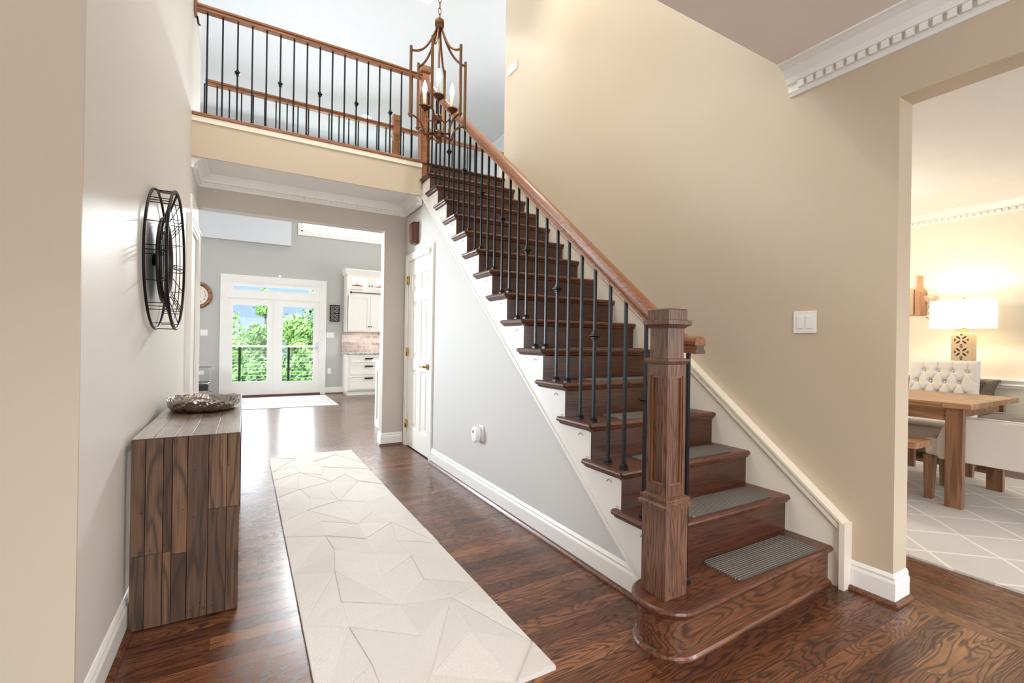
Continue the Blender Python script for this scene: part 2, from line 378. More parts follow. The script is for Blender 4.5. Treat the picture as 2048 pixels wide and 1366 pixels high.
def obj(name, mb, mat, parent=None, bevel=0, label=None, loc=None, rec=True):
    """link the builder's shape (world coordinates) as ONE mesh object"""
    base = worig(parent) if parent else Vector((0, 0, 0))
    vs = [Vector(v) for v in mb.v]
    if loc is None:
        if parent: loc = Vector((0, 0, 0))
        else:
            lo = Vector([min(v[i] for v in vs) for i in range(3)]); hi = Vector([max(v[i] for v in vs) for i in range(3)])
            loc = Vector(((lo.x + hi.x) / 2, (lo.y + hi.y) / 2, lo.z))
    me = bpy.data.meshes.new(name); off = base + Vector(loc)
    me.from_pydata([v - off for v in vs], [], mb.f); me.polygons.foreach_set('use_smooth', mb.sm)
    mats = mat if isinstance(mat, (list, tuple)) else [mat]
    for m_ in mats: me.materials.append(M[m_] if isinstance(m_, str) else m_)
    me.polygons.foreach_set('material_index', mb.mi)
    if any(mb.att):
        a = me.attributes.new('board', 'FLOAT', 'FACE'); a.data.foreach_set('value', mb.att)
    if rec:
        bm = bmesh.new(); bm.from_mesh(me); bmesh.ops.recalc_face_normals(bm, faces=bm.faces); bm.to_mesh(me); bm.free()
    me.update(); o = bpy.data.objects.new(name, me); COL.objects.link(o); o.location = loc
    if parent: o.parent = parent
    if label: o['label'] = label
    if bevel:
        b = o.modifiers.new('bevel', 'BEVEL'); b.width = bevel; b.segments = 2; b.limit_method = 'ANGLE'; b.angle_limit = R(50)
    return o
def struct(name, mb, mat, parent=None, bevel=0):
    o = obj(name, mb, mat, parent, bevel, loc=None if parent else (0, 0, 0))
    if not parent: o['kind'] = 'structure'
    return o
def copy_tree(o, loc, label=None, parent=None):
    c = o.copy(); COL.objects.link(c)
    if parent: c.parent = parent
    if loc is not None: c.location = loc
    if label: c['label'] = label
    for ch in list(o.children): copy_tree(ch, None, None, c)
    return c
def bx(*a): return MB().box(*a)
def arc(c, r, a0, a1, n, plane='XY'):
    out = []
    for i in range(n + 1):
        t = a0 + (a1 - a0) * i / n; u, v = r * math.cos(t), r * math.sin(t)
        out.append(tuple(Vector(c) + {'XY': Vector((u, v, 0)), 'YZ': Vector((0, u, v)), 'XZ': Vector((u, 0, v))}[plane]))
    return out

# ------------------------------------------------------------------ the setting
XL, XS, XR = -.405, 1.585, 2.59          # hall wall, under-stair wall, stair wall
YW, YB, YF = 10.7, 5.21, 4.63            # far wall, header wall, balcony face
ZC, Z2, ZT = 2.69, 3.04, 5.5             # lower ceiling, upper floor, top ceiling
struct('floor', bx(-3, XR + .06, -3.2, 5.3, -.1, 0), 'floor')
struct('floor_kitchen', bx(-5, 7.2, 5.3, YW + .2, -.1, 0), 'floor3')
struct('floor_dining', bx(XR + .06, 7.0, -3.2, 5.3, -.1, 0), 'floor2')
struct('wall_left', bx(XL - .14, XL, 1.757, 5.36, 0, ZT), 'pale')
struct('wall_left_front', bx(-3, XL, 1.745, 1.757, 0, ZT).box(-3, XL - .14, 1.757, 1.87, 0, ZT), 'tan')
struct('wall_left_far', bx(-3.1, -3, -3.2, 1.87, 0, 2.9), 'beige')
mb = MB()                                # wall behind the camera with assumed door and window openings added for daylight
mb.box(-3, -.5, -3.2, -3.05, 0, 2.9); mb.box(1.6, 3.7, -3.2, -3.05, 0, 2.9); mb.box(-.5, 1.6, -3.2, -3.05, 2.15, 2.9)
mb.box(3.7, 5.5, -3.2, -3.05, 0, .7); mb.box(3.7, 5.5, -3.2, -3.05, 2.3, 2.9); mb.box(5.5, 6.9, -3.2, -3.05, 0, 2.9)
struct('wall_front', mb, 'beige')
# right wall between hall and dining room, with the wide opening towards the camera
mb = MB(); mb.box(XR, XR + .135, .965, 4.76, 0, ZT)
mb.box(XR, XR + .135, -1.6, .965, 2.33, ZC + .02); mb.box(XR, XR + .135, -3.05, -1.6, 0, ZC + .02)
struct('wall_right', mb, 'beige')
# under-stair wall (slanted top follows the flight)
sk = lambda y: 1.609 + .825 * (y - 3.379)
mb = MB().prism([(1.50, 0), (4.362, 0), (4.362, 2.055), (3.919, 2.055), (1.50, sk(1.50) + .02)], 'X', XS, XS + .12)
mb.prism([(5.1, 0), (YB, 0), (YB, ZC + .03), (4.70, ZC + .03), (3.919, 2.055), (5.1, 2.055)], 'X', XS, XS + .12)
struct('wall_stair', mb, 'cool')
# header wall at the end of the hall
mb = MB(); mb.box(1.335, XS + 1.0, YB, YB + .14, 0, Z2 - .05); mb.box(XL - .6, 1.335, YB, YB + .14, 2.395, Z2 - .05)
struct('wall_back', mb, 'greige')
# far wall of the family room, with patio door and clerestory openings
mb = MB(); X0, X1 = -.33, 1.41
mb.box(-5, X0, YW, YW + .16, 0, 3.44); mb.box(X1, 7, YW, YW + .16, 0, 3.44); mb.box(X0, X1, YW, YW + .16, 2.33, 3.44)
mb.box(-5, .99, YW, YW + .16, 3.44, 3.9); mb.box(2.75, 7, YW, YW + .16, 3.44, 3.9)
struct('wall_far', mb, 'grey')
mb = MB().box(-5, .99, YW, YW + .16, 3.9, ZT).box(2.75, 7, YW, YW + .16, 3.9, ZT).box(.99, 2.75, YW, YW + .16, 5.1, ZT)
struct('wall_far_upper', mb, 'upper')
struct('wall_family_left', bx(-5.1, -5, 1.87, YW + .16, 0, ZT), 'grey')
struct('wall_kitchen_right', bx(6.9, 7.0, 5.3, YW + .16, 0, ZT), 'grey')
struct('wall_stairwell_front', bx(-.545, 3.7, 1.38, 1.46, ZC + .02, ZT), 'upper')
struct('wall_upper_right', bx(4.6, 4.7, 1.46, YW, Z2, ZT), 'upper')
struct('ceiling_upper', bx(-5.1, 7, 1.38, YW + .2, ZT, ZT + .1), 'upper')
struct('ceiling_foyer', bx(-3, XR + .135, -3.2, 1.46, ZC, ZC + .25), 'foyerceil')
struct('ceiling_dining', bx(XR + .135, 6.9, -3.2, 5.3, ZC, ZC + .2), 'ceil')
struct('ceiling_hall', bx(XL - .14, XS + 1.0, YF + .021, YB + .14, ZC, ZC + .06), 'ceil')
struct('ceiling_family_soffit', bx(-5, .80, 10.62, YW, 3.10, 3.62), 'upper')
# upper floor slab, balcony face, nosing
mb = MB().box(XL - .14, 1.56, YF + .02, 6.05, ZC + .06, Z2 - .02).box(XL, 1.56, YF + .006, YF + .02, 2.676, Z2 - .02).box(1.56, 4.6, 4.76, 6.05, ZC + .15, Z2 - .02)
struct('floor_upper', mb, 'beige')
struct('trim_1', bx(XL, 1.56, YF - .006, YF + .03, 2.964, 3.008), 'ivory')
struct('trim_2', bx(XL, 1.60, YF - .015, YF + .14, 3.008, Z2), 'railX', bevel=.008)
# dining room shell
XD = 6.7
struct('wall_dining_right', bx(XD, XD + .1, -3.2, 5.3, .83, ZC), 'cream')
struct('wall_dining_wainscot', bx(XD, XD + .1, -3.2, 5.3, 0, .83), 'sage')
struct('wall_dining_back', bx(XR + .135, XD, 3.9, 4.0, 0, ZC), 'cream')
rail = [(0, .785), (.012, .785), (.016, .80), (.03, .815), (.022, .83), (.03, .85), (.042, .862), (.04, .878), (0, .885)]
struct('trim_3', MB().sweep([(XD, -3.0), (XD, 3.9)], rail), 'white')
struct('baseboard_dining', MB().sweep([(XD, -3.0), (XD, 3.9)], [(0, 0), (.016, 0), (.016, .1), (.008, .13), (0, .13)]), 'white')
# crown mouldings with dentils
def crown(name, path, zt, h, w_, mat='white', dent=True, pitch=.052):
    p = [(0, zt - h), (.010 * w_ / .1, zt - h), (.016 * w_ / .1, zt - h * .90), (.02 * w_ / .1, zt - h * .88), (.02 * w_ / .1, zt - h * .62), (.034 * w_ / .1, zt - h * .58),
         (.042 * w_ / .1, zt - h * .42), (.066 * w_ / .1, zt - h * .18), (.088 * w_ / .1, zt - h * .09), (w_, zt - h * .06), (w_, zt), (0, zt)]
    m = MB().sweep(path, p)
    if dent:
        for a, b in zip(path, path[1:]):
            a, b = Vector(a), Vector(b); d = (b - a); L = d.length; d.normalize(); n = Vector((-d.y, d.x)); s0 = .06
            while s0 < L - .06:
                q = a + d * s0; c = [q + d * (sx * pitch * .31) + n * dd for sx, dd in ((-1, .018 * w_ / .1), (1, .018 * w_ / .1), (1, .036 * w_ / .1), (-1, .036 * w_ / .1))]
                m.prism([tuple(v) for v in c], 'Z', zt - h * .86, zt - h * .63); s0 += pitch
    return struct(name, m, mat)
crown('trim_4', [(XL, YF + .03), (XL, YB), (XS - .012, YB), (XS - .012, YF + .03)][::-1], ZC, .105, .10)
crown('trim_5', [(XR, -3.0), (XR, 1.458)], ZC, .145, .13, pitch=.047)
crown('trim_6', [(XD, -3.0), (XD, 3.9)], ZC, .12, .11, 'white')
# baseboards
bb = [(0, 0), (.015, 0), (.015, .098), (.013, .104), (.009, .112), (.011, .122), (.004, .136), (0, .138)]
shoe = [(0, 0), (.034, 0), (.033, .008), (.026, .018), (.015, .021), (0, .021)]
def baseboard(name, path):
    b = struct(name, MB().sweep(path, bb), 'white'); obj('shoe_moulding', MB().sweep(path, shoe), 'shoe', b)
baseboard('baseboard_left', [(XL, 4.42), (XL, 1.745), (-3, 1.745)])
baseboard('baseboard_stair', [(XS, 1.50), (XS, 4.283)])
baseboard('baseboard_back', [(XS - .02, YB), (1.335, YB), (1.335, YB + .14)])
baseboard('baseboard_right', [(XR + .135, .965), (XR, .965), (XR, 1.155)])
baseboard('baseboard_far', [(1.51, YW), (1.93, YW)][::-1])

# ------------------------------------------------------------------ staircase
RISE, RUN, Y1 = .19, .2303, 1.1698
XT, XE, XK = 1.5374, 2.545, 1.572        # tread end, tread end at wall skirt, outer skirt face
ny = lambda k: Y1 + RUN * (k - 1)        # nose line of tread k
stairs = thing('staircase', 'dark stained oak staircase with white skirt boards, climbing beside the beige wall', 'staircase', (2.05, 1.17, 0))
NOSE = [(0, 0), (.005, .004), (.009, .011), (.0, .014)]
def tread(k):
    z, y0, y1 = RISE * k, ny(k), ny(k + 1) + .03
    m = MB(); t = .028
    prof = [(y0 + .012, z - t), (y0 + .003, z - t + .006), (y0, z - t / 2), (y0 + .003, z - .006), (y0 + .012, z), (y1, z), (y1, z - t)]
    m.prism(prof, 'X', XT + .012, XE)
    # rounded return nosing along the open end, running a little past the riser behind
    pr = [(XT + .012, z - t), (XT + .003, z - t + .006), (XT, z - t / 2), (XT + .003, z - .006), (XT + .012, z)]
    m.prism(pr, 'Y', y0 + .006, y1); m.prism(pr + [(XK, z), (XK, z - t)], 'Y', y1, y1 + .035)
    # cove under the nose and the return
    m.prism([(y0 + .028, z - t), (y0 + .012, z - t), (y0 + .016, z - t - .010), (y0 + .028, z - t - .018)], 'X', XK - .012, XE)
    m.prism([(XK + .01, z - t), (XT + .012, z - t), (XT + .018, z - t - .010), (XK, z - t - .018)], 'Y', y0 + .015, y1 + .025)
    return m
for k in range(2, 16): obj('tread', tread(k), 'oakX', stairs)
for k in range(2, 17):
    obj('riser', bx(XK + .001, XE, ny(k) + .028, ny(k) + .045, RISE * (k - 1), RISE * k - .028), 'riser', stairs)
obj('tread', MB().prism([(ny(16) + .012, Z2 - .03), (ny(16), Z2 - .015), (ny(16) + .012, Z2), (4.80, Z2), (4.80, Z2 - .03)], 'X', 1.565, XR), 'oakX', stairs)
# starting step with its half round end
def bull(off, xr=XE):
    cx, cy, r = 1.475, 1.285, .118 + off
    a = [(cx + r * math.cos(t), cy + r * math.sin(t)) for t in [R(-88) - R(190) * i / 24 for i in range(25)]]
    return [(xr, 1.214 - off)] + a + [(1.62, 1.43), (xr, 1.43)]
def stackprism(m, layers):
    n = len(layers[0][0]); o = len(m.v)
    for pts, z in layers: m.v += [(p[0], p[1], z) for p in pts]
    for i in range(len(layers) - 1):
        for k in range(n): l = (k + 1) % n; m.face((o + i * n + k, o + i * n + l, o + (i + 1) * n + l, o + (i + 1) * n + k))
    m.face([o + k for k in range(n)][::-1]); m.face([o + (len(layers) - 1) * n + k for k in range(n)])
    return m
def bulls(lst): return stackprism(MB(), [(bull(o), z) for o, z in lst])
obj('tread', bulls([(.012, .162), (.021, .167), (.024, .176), (.021, .185), (.012, .19)]), 'oakX', stairs)
obj('riser', bulls([(0, .0), (0, .162)]), 'oakfig', stairs, label='curved riser of the starting step')
obj('cove_moulding', bulls([(.001, .146), (.004, .150), (.012, .162)]), 'oakX', stairs)
obj('shoe_moulding', bulls([(.018, .0), (.018, .008), (.012, .017), (.001, .021)]), 'shoe', stairs)
# white skirt on the open side: saw-tooth top, straight sloping bottom edge
pts = [(ny(2) + .03, .19)]
for k in range(2, 17):
    pts += [(ny(k) + .03, RISE * k - .028), (ny(k + 1) + .03, RISE * k - .028)]
pts = [(1.40, .0)] + [(1.40, .19)] + pts[0:-1] + [(4.66, RISE * 16 - .028), (4.66, sk(4.66)), (1.436, .003)]
obj('outer_skirt', MB().prism(pts, 'X', XK, XS + .02), 'white', stairs)
e = .018
obj('skirt_edge_bead', MB().prism([(1.53, sk(1.53)), (4.66, sk(4.66)), (4.66, sk(4.66) + e), (1.53, sk(1.53) + e)], 'X', XK - .007, XK + .002), 'white', stairs)
# crescent shaped notches left in the paint of the skirt
for k in range(2, 13):
    y, z = ny(k) + .115, RISE * k - .085
    obj('crescent_notch', MB().tube(arc((XK, y, z), .019, R(20), R(150), 6, 'YZ'), .0035, 5), 'grey', stairs, label='small grey crescent mark in the white skirt paint')
    obj('crescent_notch', MB().tube(arc((XK, y - .06, z - .105), .011, R(30), R(140), 5, 'YZ'), .0022, 5), 'grey', stairs, label='small grey crescent mark in the white skirt paint')
# wall skirt with moulded cap
st = lambda y: .269 + .812 * (y - 1.14)
obj('wall_skirt', MB().prism([(1.155, 0), (1.30, 0), (4.76, 2.70), (4.76, st(4.76)), (1.155, st(1.155))], 'X', XE - .006, XR - .001), 'ivory', stairs)
m = MB()
for a, b, x in ((-.004, .018, .014), (.018, .034, .008), (.034, .05, .018)):
    m.prism([(1.14, st(1.14) + a), (4.76, st(4.76) + a), (4.76, st(4.76) + b), (1.14, st(1.14) + b)], 'X', XE - .006 - x, XR - .001)
m.box(XE - .027, XR - .0005, 1.132, 1.156, 0, st(1.14) + .053)
obj('skirt_cap', m, 'ivory', stairs)
# ribbed carpet pads
for k, side in ((1, 'lowest step, under the newel post'), (2, 'second step up'), (3, 'third step up'), (4, 'fourth step up'), (5, 'fifth step up'), (6, 'sixth step up, barely seen from below')):
    z, y0, y1 = RISE * k, ny(k) + .03, ny(k) + .205
    x0, x1, r = 1.79 + (.015 if k == 1 else 0), 2.43, .03
    if k == 1: y0 += .0; y1 += .01
    P = [(x0 + r - r * math.cos(t), y0 + r - r * math.sin(t)) for t in [R(90) * i / 6 for i in range(7)]]
    P += [(x1 - r + r * math.sin(t), y0 + r - r * math.cos(t)) for t in [R(90) * i / 6 for i in range(7)]]
    P += [(x1 - r + r * math.cos(t), y1 - r + r * math.sin(t)) for t in [R(90) * i / 6 for i in range(7)]]
    P += [(x0 + r - r * math.sin(t), y1 - r + r * math.cos(t)) for t in [R(90) * i / 6 for i in range(7)]]
    put(obj('stair_pad', MB().prism(P, 'Z', z, z + .007), 'pad'), 'grey ribbed carpet pad lying on the ' + side, 'stair pad', 'carpet pads on the stair treads')

# ------------------------------------------------------------------ stair railing
XB = 1.592
rl = thing('stair_railing', 'oak handrail with black iron balusters and panelled newel at the foot of the stairs', 'railing', (1.465, 1.30, RISE))
def newel(parent, cx, cy, z0, zs, name='newel_post', mat='oakZ', h=(.062, .052, .046, .066)):
    """z levels: base top, upper band, cap flange, top"""
    b, s_, n_, c_ = h; zb, zu, zc, zt = zs
    nw = obj(name, MB().box(cx - b, cx + b, cy - b, cy + b, z0, zb), mat, parent, bevel=.002)
    obj('base_moulding', MB().sqstack(cx, cy, [(zb - .006, b + .012), (zb + .006, b + .012), (zb + .012, b + .004), (zb + .020, b + .003), (zb + .024, b + .006), (zb + .032, b + .005), (zb + .038, s_ + .001)]), mat, nw)
    # panelled shaft: frame with four sunk panels
    m = MB(); z1, z2 = zb + .03, zu; f = .0155; g = s_ - f
    m.box(cx - s_ + .012, cx + s_ - .012, cy - s_ + .012, cy + s_ - .012, z1 + .001, z2 - .001)
    for sx in (-1, 1):
        for sy in (-1, 1): m.box(cx + sx * s_, cx + sx * g, cy + sy * s_, cy + sy * g, z1, z2)
    for lo, hi in ((z1, z1 + .05), (z2 - .045, z2)):
        for sg in (-1, 1): m.box(cx - g, cx + g, cy + sg * (s_ - .014), cy + sg * s_, lo, hi); m.box(cx + sg * (s_ - .014), cx + sg * s_, cy - g, cy + g, lo, hi)
    obj('shaft', m, mat, nw)
    p = MB()                                               # bead moulding around each panel
    for ax in ('X', 'Y'):
        o_, q_ = (cx, cy) if ax == 'X' else (cy, cx)
        for sg in (-1, 1): p.frame(ax, o_ + sg * (s_ - .013), o_ + sg * (s_ - .004), q_ - g + .0002, q_ + g - .0002, z1 + .0502, z2 - .0452, .008)
    obj('panel_moulding', p, 'bead' if mat == 'oakZ' else mat, nw)
    obj('band', MB().sqstack(cx, cy, [(zu - .004, n_ + .002), (zu + .004, n_ + .010), (zu + .014, n_ + .016), (zu + .022, n_ + .016), (zu + .024, n_)]), mat, nw)
    obj('neck', MB().box(cx - n_, cx + n_, cy - n_, cy + n_, zu + .02, zc), mat, nw, bevel=.002)
    obj('cap', MB().sqstack(cx, cy, [(zc - .002, n_ + .002), (zc + .008, n_ + .012), (zc + .012, c_), (zc + .030, c_), (zc + .030, n_ + .008), (zt - .004, n_ + .008), (zt, n_ + .004)]), mat, nw, bevel=.0015)
    return nw
newel(rl, 1.467, 1.302, RISE, (.545, 1.098, 1.243, 1.318))
# handrail: sweep an oak profile along the pitch, level at the lower end
HP = [(-.030, .0), (-.030, .014), (-.022, .018), (-.022, .030), (-.033, .036), (-.034, .052), (-.026, .064), (-.010, .070), (.010, .070), (.026, .064), (.034, .052), (.033, .036), (.022, .030), (.022, .018), (.030, .014), (.030, .0)]
def rail_yz(m, x, path):
    """rail in a plane of constant x; path [(y, z of underside)]"""
    n = len(HP); o = len(m.v); P = [Vector(p) for p in path]
    for i, p in enumerate(P):
        ds = []
        if i: ds.append((p - P[i - 1]).normalized())
        if i < len(P) - 1: ds.append((P[i + 1] - p).normalized())
        d = sum(ds, Vector((0, 0))).normalized(); nn = Vector((-d.y, d.x)); sc = 1 / max(.3, d.dot(ds[0]))
        for a, h in HP: q = p + nn * h * sc; m.v.append((x + a, q.x, q.y))
    for i in range(len(P) - 1):
        for k in range(n): l = (k + 1) % n; m.face((o + i * n + k, o + i * n + l, o + (i + 1) * n + l, o + (i + 1) * n + k))
    m.face([o + k for k in range(n)]); m.face([o + (len(P) - 1) * n + k for k in range(n)][::-1]); return m
rz = lambda y: 1.262 + .812 * (y - 1.498)
obj('handrail', rail_yz(MB(), XB, [(1.245, 1.140), (1.33, 1.146), (1.40, rz(1.40) + .006), (1.50, rz(1.50)), (4.585, rz(4.585))]), 'oakY', rl, bevel=.002)
def baluster(parent, x, y, zb, zt, kz=None, sub=True, a=.0066):
    b = obj('baluster', MB().box(x - a, x + a, y - a, y + a, zb, zt), 'black', parent)
    if sub:
        s = .0155; obj('shoe', MB().sqstack(x, y, [(zb, s), (zb + .012, s), (zb + .016, s - .003), (zb + .020, s - .001), (zb + .027, s - .005), (zb + .029, a)]), 'black', b)
    if kz:
        obj('knuckle', MB().sqstack(x, y, [(kz - .026, a), (kz - .024, .010), (kz - .018, .010), (kz - .014, .013), (kz - .009, .013), (kz, .0215), (kz + .004, .0215), (kz + .010, .013), (kz + .015, .013), (kz + .018, .010), (kz + .024, .010), (kz + .027, a)]), 'black', b)
    return b
i = 0
ybs = [(1, 1.30)] + [(2, 1.535)]
for k in range(3, 16): ybs += [(k, ny(k) + .036), (k, ny(k) + .148)]
for i, (k, y) in enumerate(ybs):
    kz = .922 + .815 * (y - 1.535) if (i - 1) % 3 == 0 else None
    zt = 1.15 if k == 1 else rz(y) + .012
    baluster(rl, XB, y, RISE * k, zt, kz, True)
obj('rail_end', MB().prism([(XB + p, 1.1405 + h_ * 1.0) for p, h_ in HP], 'Y', 1.2425, 1.2452), 'oakend', rl)
# ------------------------------------------------------------------ balcony railing
br = thing('balcony_railing', 'oak rail with black iron balusters along the upstairs balcony edge, left of the stair top', 'railing', (.6, 4.69, Z2))
YR = 4.69
def rail_x(m, y, x0, x1, z):
    return m.prism([(y + a, z + h * .80) for a, h in HP], 'X', x0, x1)
newel(br, 1.597, 4.69, Z2 - .16, (3.36, 3.80, 3.965, 4.045), h=(.05, .042, .038, .055), mat='railX')
obj('handrail', rail_x(MB(), YR, XL, 1.56, 3.912), 'railX', br, bevel=.002)
for i in range(17):
    x = -.311 + .1107 * i
    baluster(br, x, YR, Z2, 3.92, 3.472 if i % 3 == 2 else None, True)
obj('rosette', MB().box(XL, XL + .02, YR - .055, YR + .055, 3.87, 4.6), 'railX', br, bevel=.006)
m = MB().tube([(XL + .02, YR, 3.86), (XL + .03, YR, 3.80), (XL + .045, YR, 3.79)], .008, 8); obj('wall_bracket', m, 'darkmetal', br)
# ------------------------------------------------------------------ gallery railing on the far side of the landing
gr = thing('gallery_railing', 'far upstairs railing of oak and thin black balusters overlooking the family room', 'railing', (1.3, 5.95, Z2))
newel(gr, 1.654, 5.95, Z2 - .03, (3.30, 3.80, 3.985, 4.07), h=(.05, .042, .044, .056), mat='railX')
obj('handrail', rail_x(MB(), 5.95, XL, 3.6, 3.885), 'railX', gr, bevel=.002)
for i in range(36):
    x = -.412 + .1137 * i
    if abs(x - 1.654) > .06 and x < 3.58: baluster(gr, x, 5.95, Z2, 3.89, None, False)

# ------------------------------------------------------------------ doors
def cased(name, side, x, y0, y1, z1, cw, th, panels, mat='white'):
    """door in a wall of constant x; side = -1: room lies on the -x side. y0..y1 slab, z1 slab top"""
    s = side; root = thing(name, None, None, (x, (y0 + y1) / 2, 0)); root['kind'] = 'structure'
    c = MB(); g = .004
    for a, b, t in ((0, cw * .25, th * .55), (cw * .25, cw * .8, th * .8), (cw * .8, cw, th)):
        c.box(x, x + s * t, y0 - a - g, y0 - b - g, 0, z1 + a + g); c.box(x, x + s * t, y1 + a + g, y1 + b + g, 0, z1 + a + g)
        c.box(x, x + s * t, y0 - b - g, y1 + b + g, z1 + a + g, z1 + b + g)
    obj('door_casing', c, mat, root)
    j = MB().box(x + .001 * s, x - .1 * s, y0 - .004 - .016, y0 - .004, 0, z1 + .004).box(x + .001 * s, x - .1 * s, y1 + .004, y1 + .02, 0, z1 + .004).box(x + .001 * s, x - .1 * s, y0 - .004, y1 + .004, z1 + .004, z1 + .02)
    obj('door_jamb', j, mat, root)
    xf = x - s * .004; d = MB(); dep = .012
    W = y1 - y0; cols = [(y0 + .105, y0 + W / 2 - .05), (y0 + W / 2 + .05, y1 - .105)] if panels else []
    rows = [(.22, .86), (.98, 1.60), (1.71, 1.90)] if panels else []
    d.box(xf - s * dep, x - s * .045, y0, y1, .012, z1)
    ys = [y0] + [v for c_ in cols for v in c_] + [y1]; zs = [.012] + [v for r_ in rows for v in r_] + [z1]
    for iy in range(0, len(ys) - 1):
        for iz in range(0, len(zs) - 1):
            if iy % 2 == 1 and iz % 2 == 1:
                a, b, e, f = ys[iy], ys[iy + 1], zs[iz], zs[iz + 1]; i1, i2 = .018, .045
                P = lambda i, dx: [(xf - s * dx, a + i, e + i), (xf - s * dx, b - i, e + i), (xf - s * dx, b - i, f - i), (xf - s * dx, a + i, f - i)]
                vs = P(0, 0) + P(i1, dep - .001) + P(i2, dep - .001) + P(i2 + .012, .004)
                fs = [(q * 4 + k, q * 4 + (k + 1) % 4, q * 4 + 4 + (k + 1) % 4, q * 4 + 4 + k) for q in range(3) for k in range(4)] + [(12, 13, 14, 15)]
                d.add(vs, fs)
            else: d.box(xf, xf - s * dep, ys[iy], ys[iy + 1], zs[iz], zs[iz + 1])
    slab = obj('door_slab', d, mat, root)
    return root, slab
d1, slab = cased('door_1', -1, XS, 4.362, 5.10, 2.055, .075, .018, True)
for z in (.25, 1.05, 1.85):
    m = MB().tube([(XS - .016, 5.102, z - .045), (XS - .016, 5.102, z + .045)], .006, 8).box(XS - .014, XS - .002, 5.075, 5.103, z - .045, z + .045)
    obj('hinge', m, 'brass', d1)
m = MB().lathe((XS, 4.428, .915), [(.030, -.003), (.030, -.012), (.022, -.016), (.012, -.020), (.011, -.045)], 16, 'X')
m.tube([(XS - .045, 4.428, .915), (XS - .052, 4.45, .917), (XS - .052, 4.49, .912), (XS - .05, 4.53, .918)], [.010, .009, .008, .007], 8)
obj('door_handle', m, 'brass', d1)
put(obj('door_sensor', bx(XS - .035, XS - .018, 4.36, 4.39, 2.03, 2.10), 'plastic', bevel=.003), 'small white contact sensor on the closet door casing, upper corner', 'sensor')
d2, _ = cased('door_2', 1, XL, 4.50, 5.13, 2.06, .09, .034, False)

# ------------------------------------------------------------------ wall plates and small wall things
def plate(name, label, cat, axis, pos, face, w_, h_, n=1, kind='switch', group=None):
    """axis 'X': wall of constant x facing -x/+x (face); pos = (x, y, z) or for 'Y' wall (x, y, z)"""
    x, y, z = pos; t = thing(name, label, cat, pos, group)
    def B(u0, u1, d0, d1, z0, z1):
        return bx(x + face * d0, x + face * d1, y + u0, y + u1, z0, z1) if axis == 'X' else bx(x + u0, x + u1, y + face * d0, y + face * d1, z0, z1)
    obj('cover_plate', B(-w_ / 2, w_ / 2, 0, .006, z - h_ / 2, z + h_ / 2), 'plastic', t, bevel=.002)
    for i in range(n):
        u = (i - (n - 1) / 2) * .046
        if kind == 'switch': obj('rocker', B(u - .016, u + .016, .006, .010, z - .033, z + .033), 'plastic', t, bevel=.0015)
        else:
            for dz in (-.021, .021): obj('receptacle', B(u - .016, u + .016, .006, .008, z + dz - .014, z + dz + .014), 'plastic', t, bevel=.001)
    return t
plate('light_switch', 'white double rocker light switch on the beige stair wall', 'light switch', 'X', (XR, 1.366, 1.307), -1, .117, .117, 2)
plate('light_switch', 'white triple light switch below the black lattice wall art', 'light switch', 'Y', (1.60, YW, 1.268), -1, .165, .115, 3)
plate('light_switch', 'white double light switch below the round wall clock', 'light switch', 'Y', (-.69, YW, 1.27), -1, .12, .115, 2)
plate('wall_outlet', 'white outlet on the grey wall between patio door and kitchen cabinets', 'outlet', 'Y', (1.59, YW, .49), -1, .072, .118, 1, 'outlet')
plate('wall_outlet', 'ivory outlet on the grey wall behind the tray table', 'outlet', 'Y', (-.72, YW, .52), -1, .08, .118, 1, 'outlet')
plate('wall_outlet', 'white outlet on the wall under the stairs, with a plugged-in device', 'outlet', 'X', (XS, 3.20, .475), -1, .075, .118, 1, 'outlet')
t = thing('plug_in_alarm', 'rounded white plug-in alarm with a small dark display, plugged in under the stairs', 'alarm', (XS - .01, 3.24, .46))
m = MB(); m.prism([(3.24 + .052 * math.cos(a) * (1 if abs(math.cos(a)) < .9 else .98), .46 + .062 * math.sin(a)) for a in [R(18) * i for i in range(20)]], 'X', XS - .05, XS - .008); obj('housing', m, 'plastic', t, bevel=.008)
obj('display', bx(XS - .0515, XS - .049, 3.235, 3.262, .472, .492), 'darkplastic', t)
t = thing('door_chime', 'dark mahogany door chime box above the white closet door', 'door chime', (XS, 4.83, 2.20))
P = [(4.83 + u * .062, 2.325 + v * .115) for u, v in ((-1, -.82), (-.72, -1), (.72, -1), (1, -.82), (1, .82), (.72, 1), (-.72, 1), (-1, .82))]
Q = [(4.83 + (y - 4.83) * .66, 2.325 + (z - 2.325) * .86) for y, z in P]
m = MB().prism(P, 'X', XS, XS - .05); n = 8; o = len(m.v); m.v += [(XS - .05, *p) for p in P] + [(XS - .075, *p) for p in Q]
for k in range(n): m.face((o + k, o + (k + 1) % n, o + n + (k + 1) % n, o + n + k))
m.face(range(o + n, o + 2 * n)); obj('chime_body', m, 'mahogany', t)
obj('back_plate', bx(XS, XS - .006, 4.762, 4.898, 2.205, 2.445), 'mahogany', t)
put(obj('wall_keypad', bx(XR - .014, XR, 4.47, 4.68, 4.235, 4.325), 'plastic', bevel=.003), 'small white plate high on the beige wall near the stair top', 'wall plate')
t = thing('wall_vent', 'small white grille above the hall side door', 'vent', (XL, 4.86, 2.17))
obj('frame', bx(XL, XL + .012, 4.62, 5.10, 2.19, 2.36), 'white', t)
m = MB()
for i in range(6): m.box(XL + .012, XL + .016, 4.64, 5.08, 2.205 + i * .024, 2.217 + i * .024)
obj('louvre', m, 'white', t)

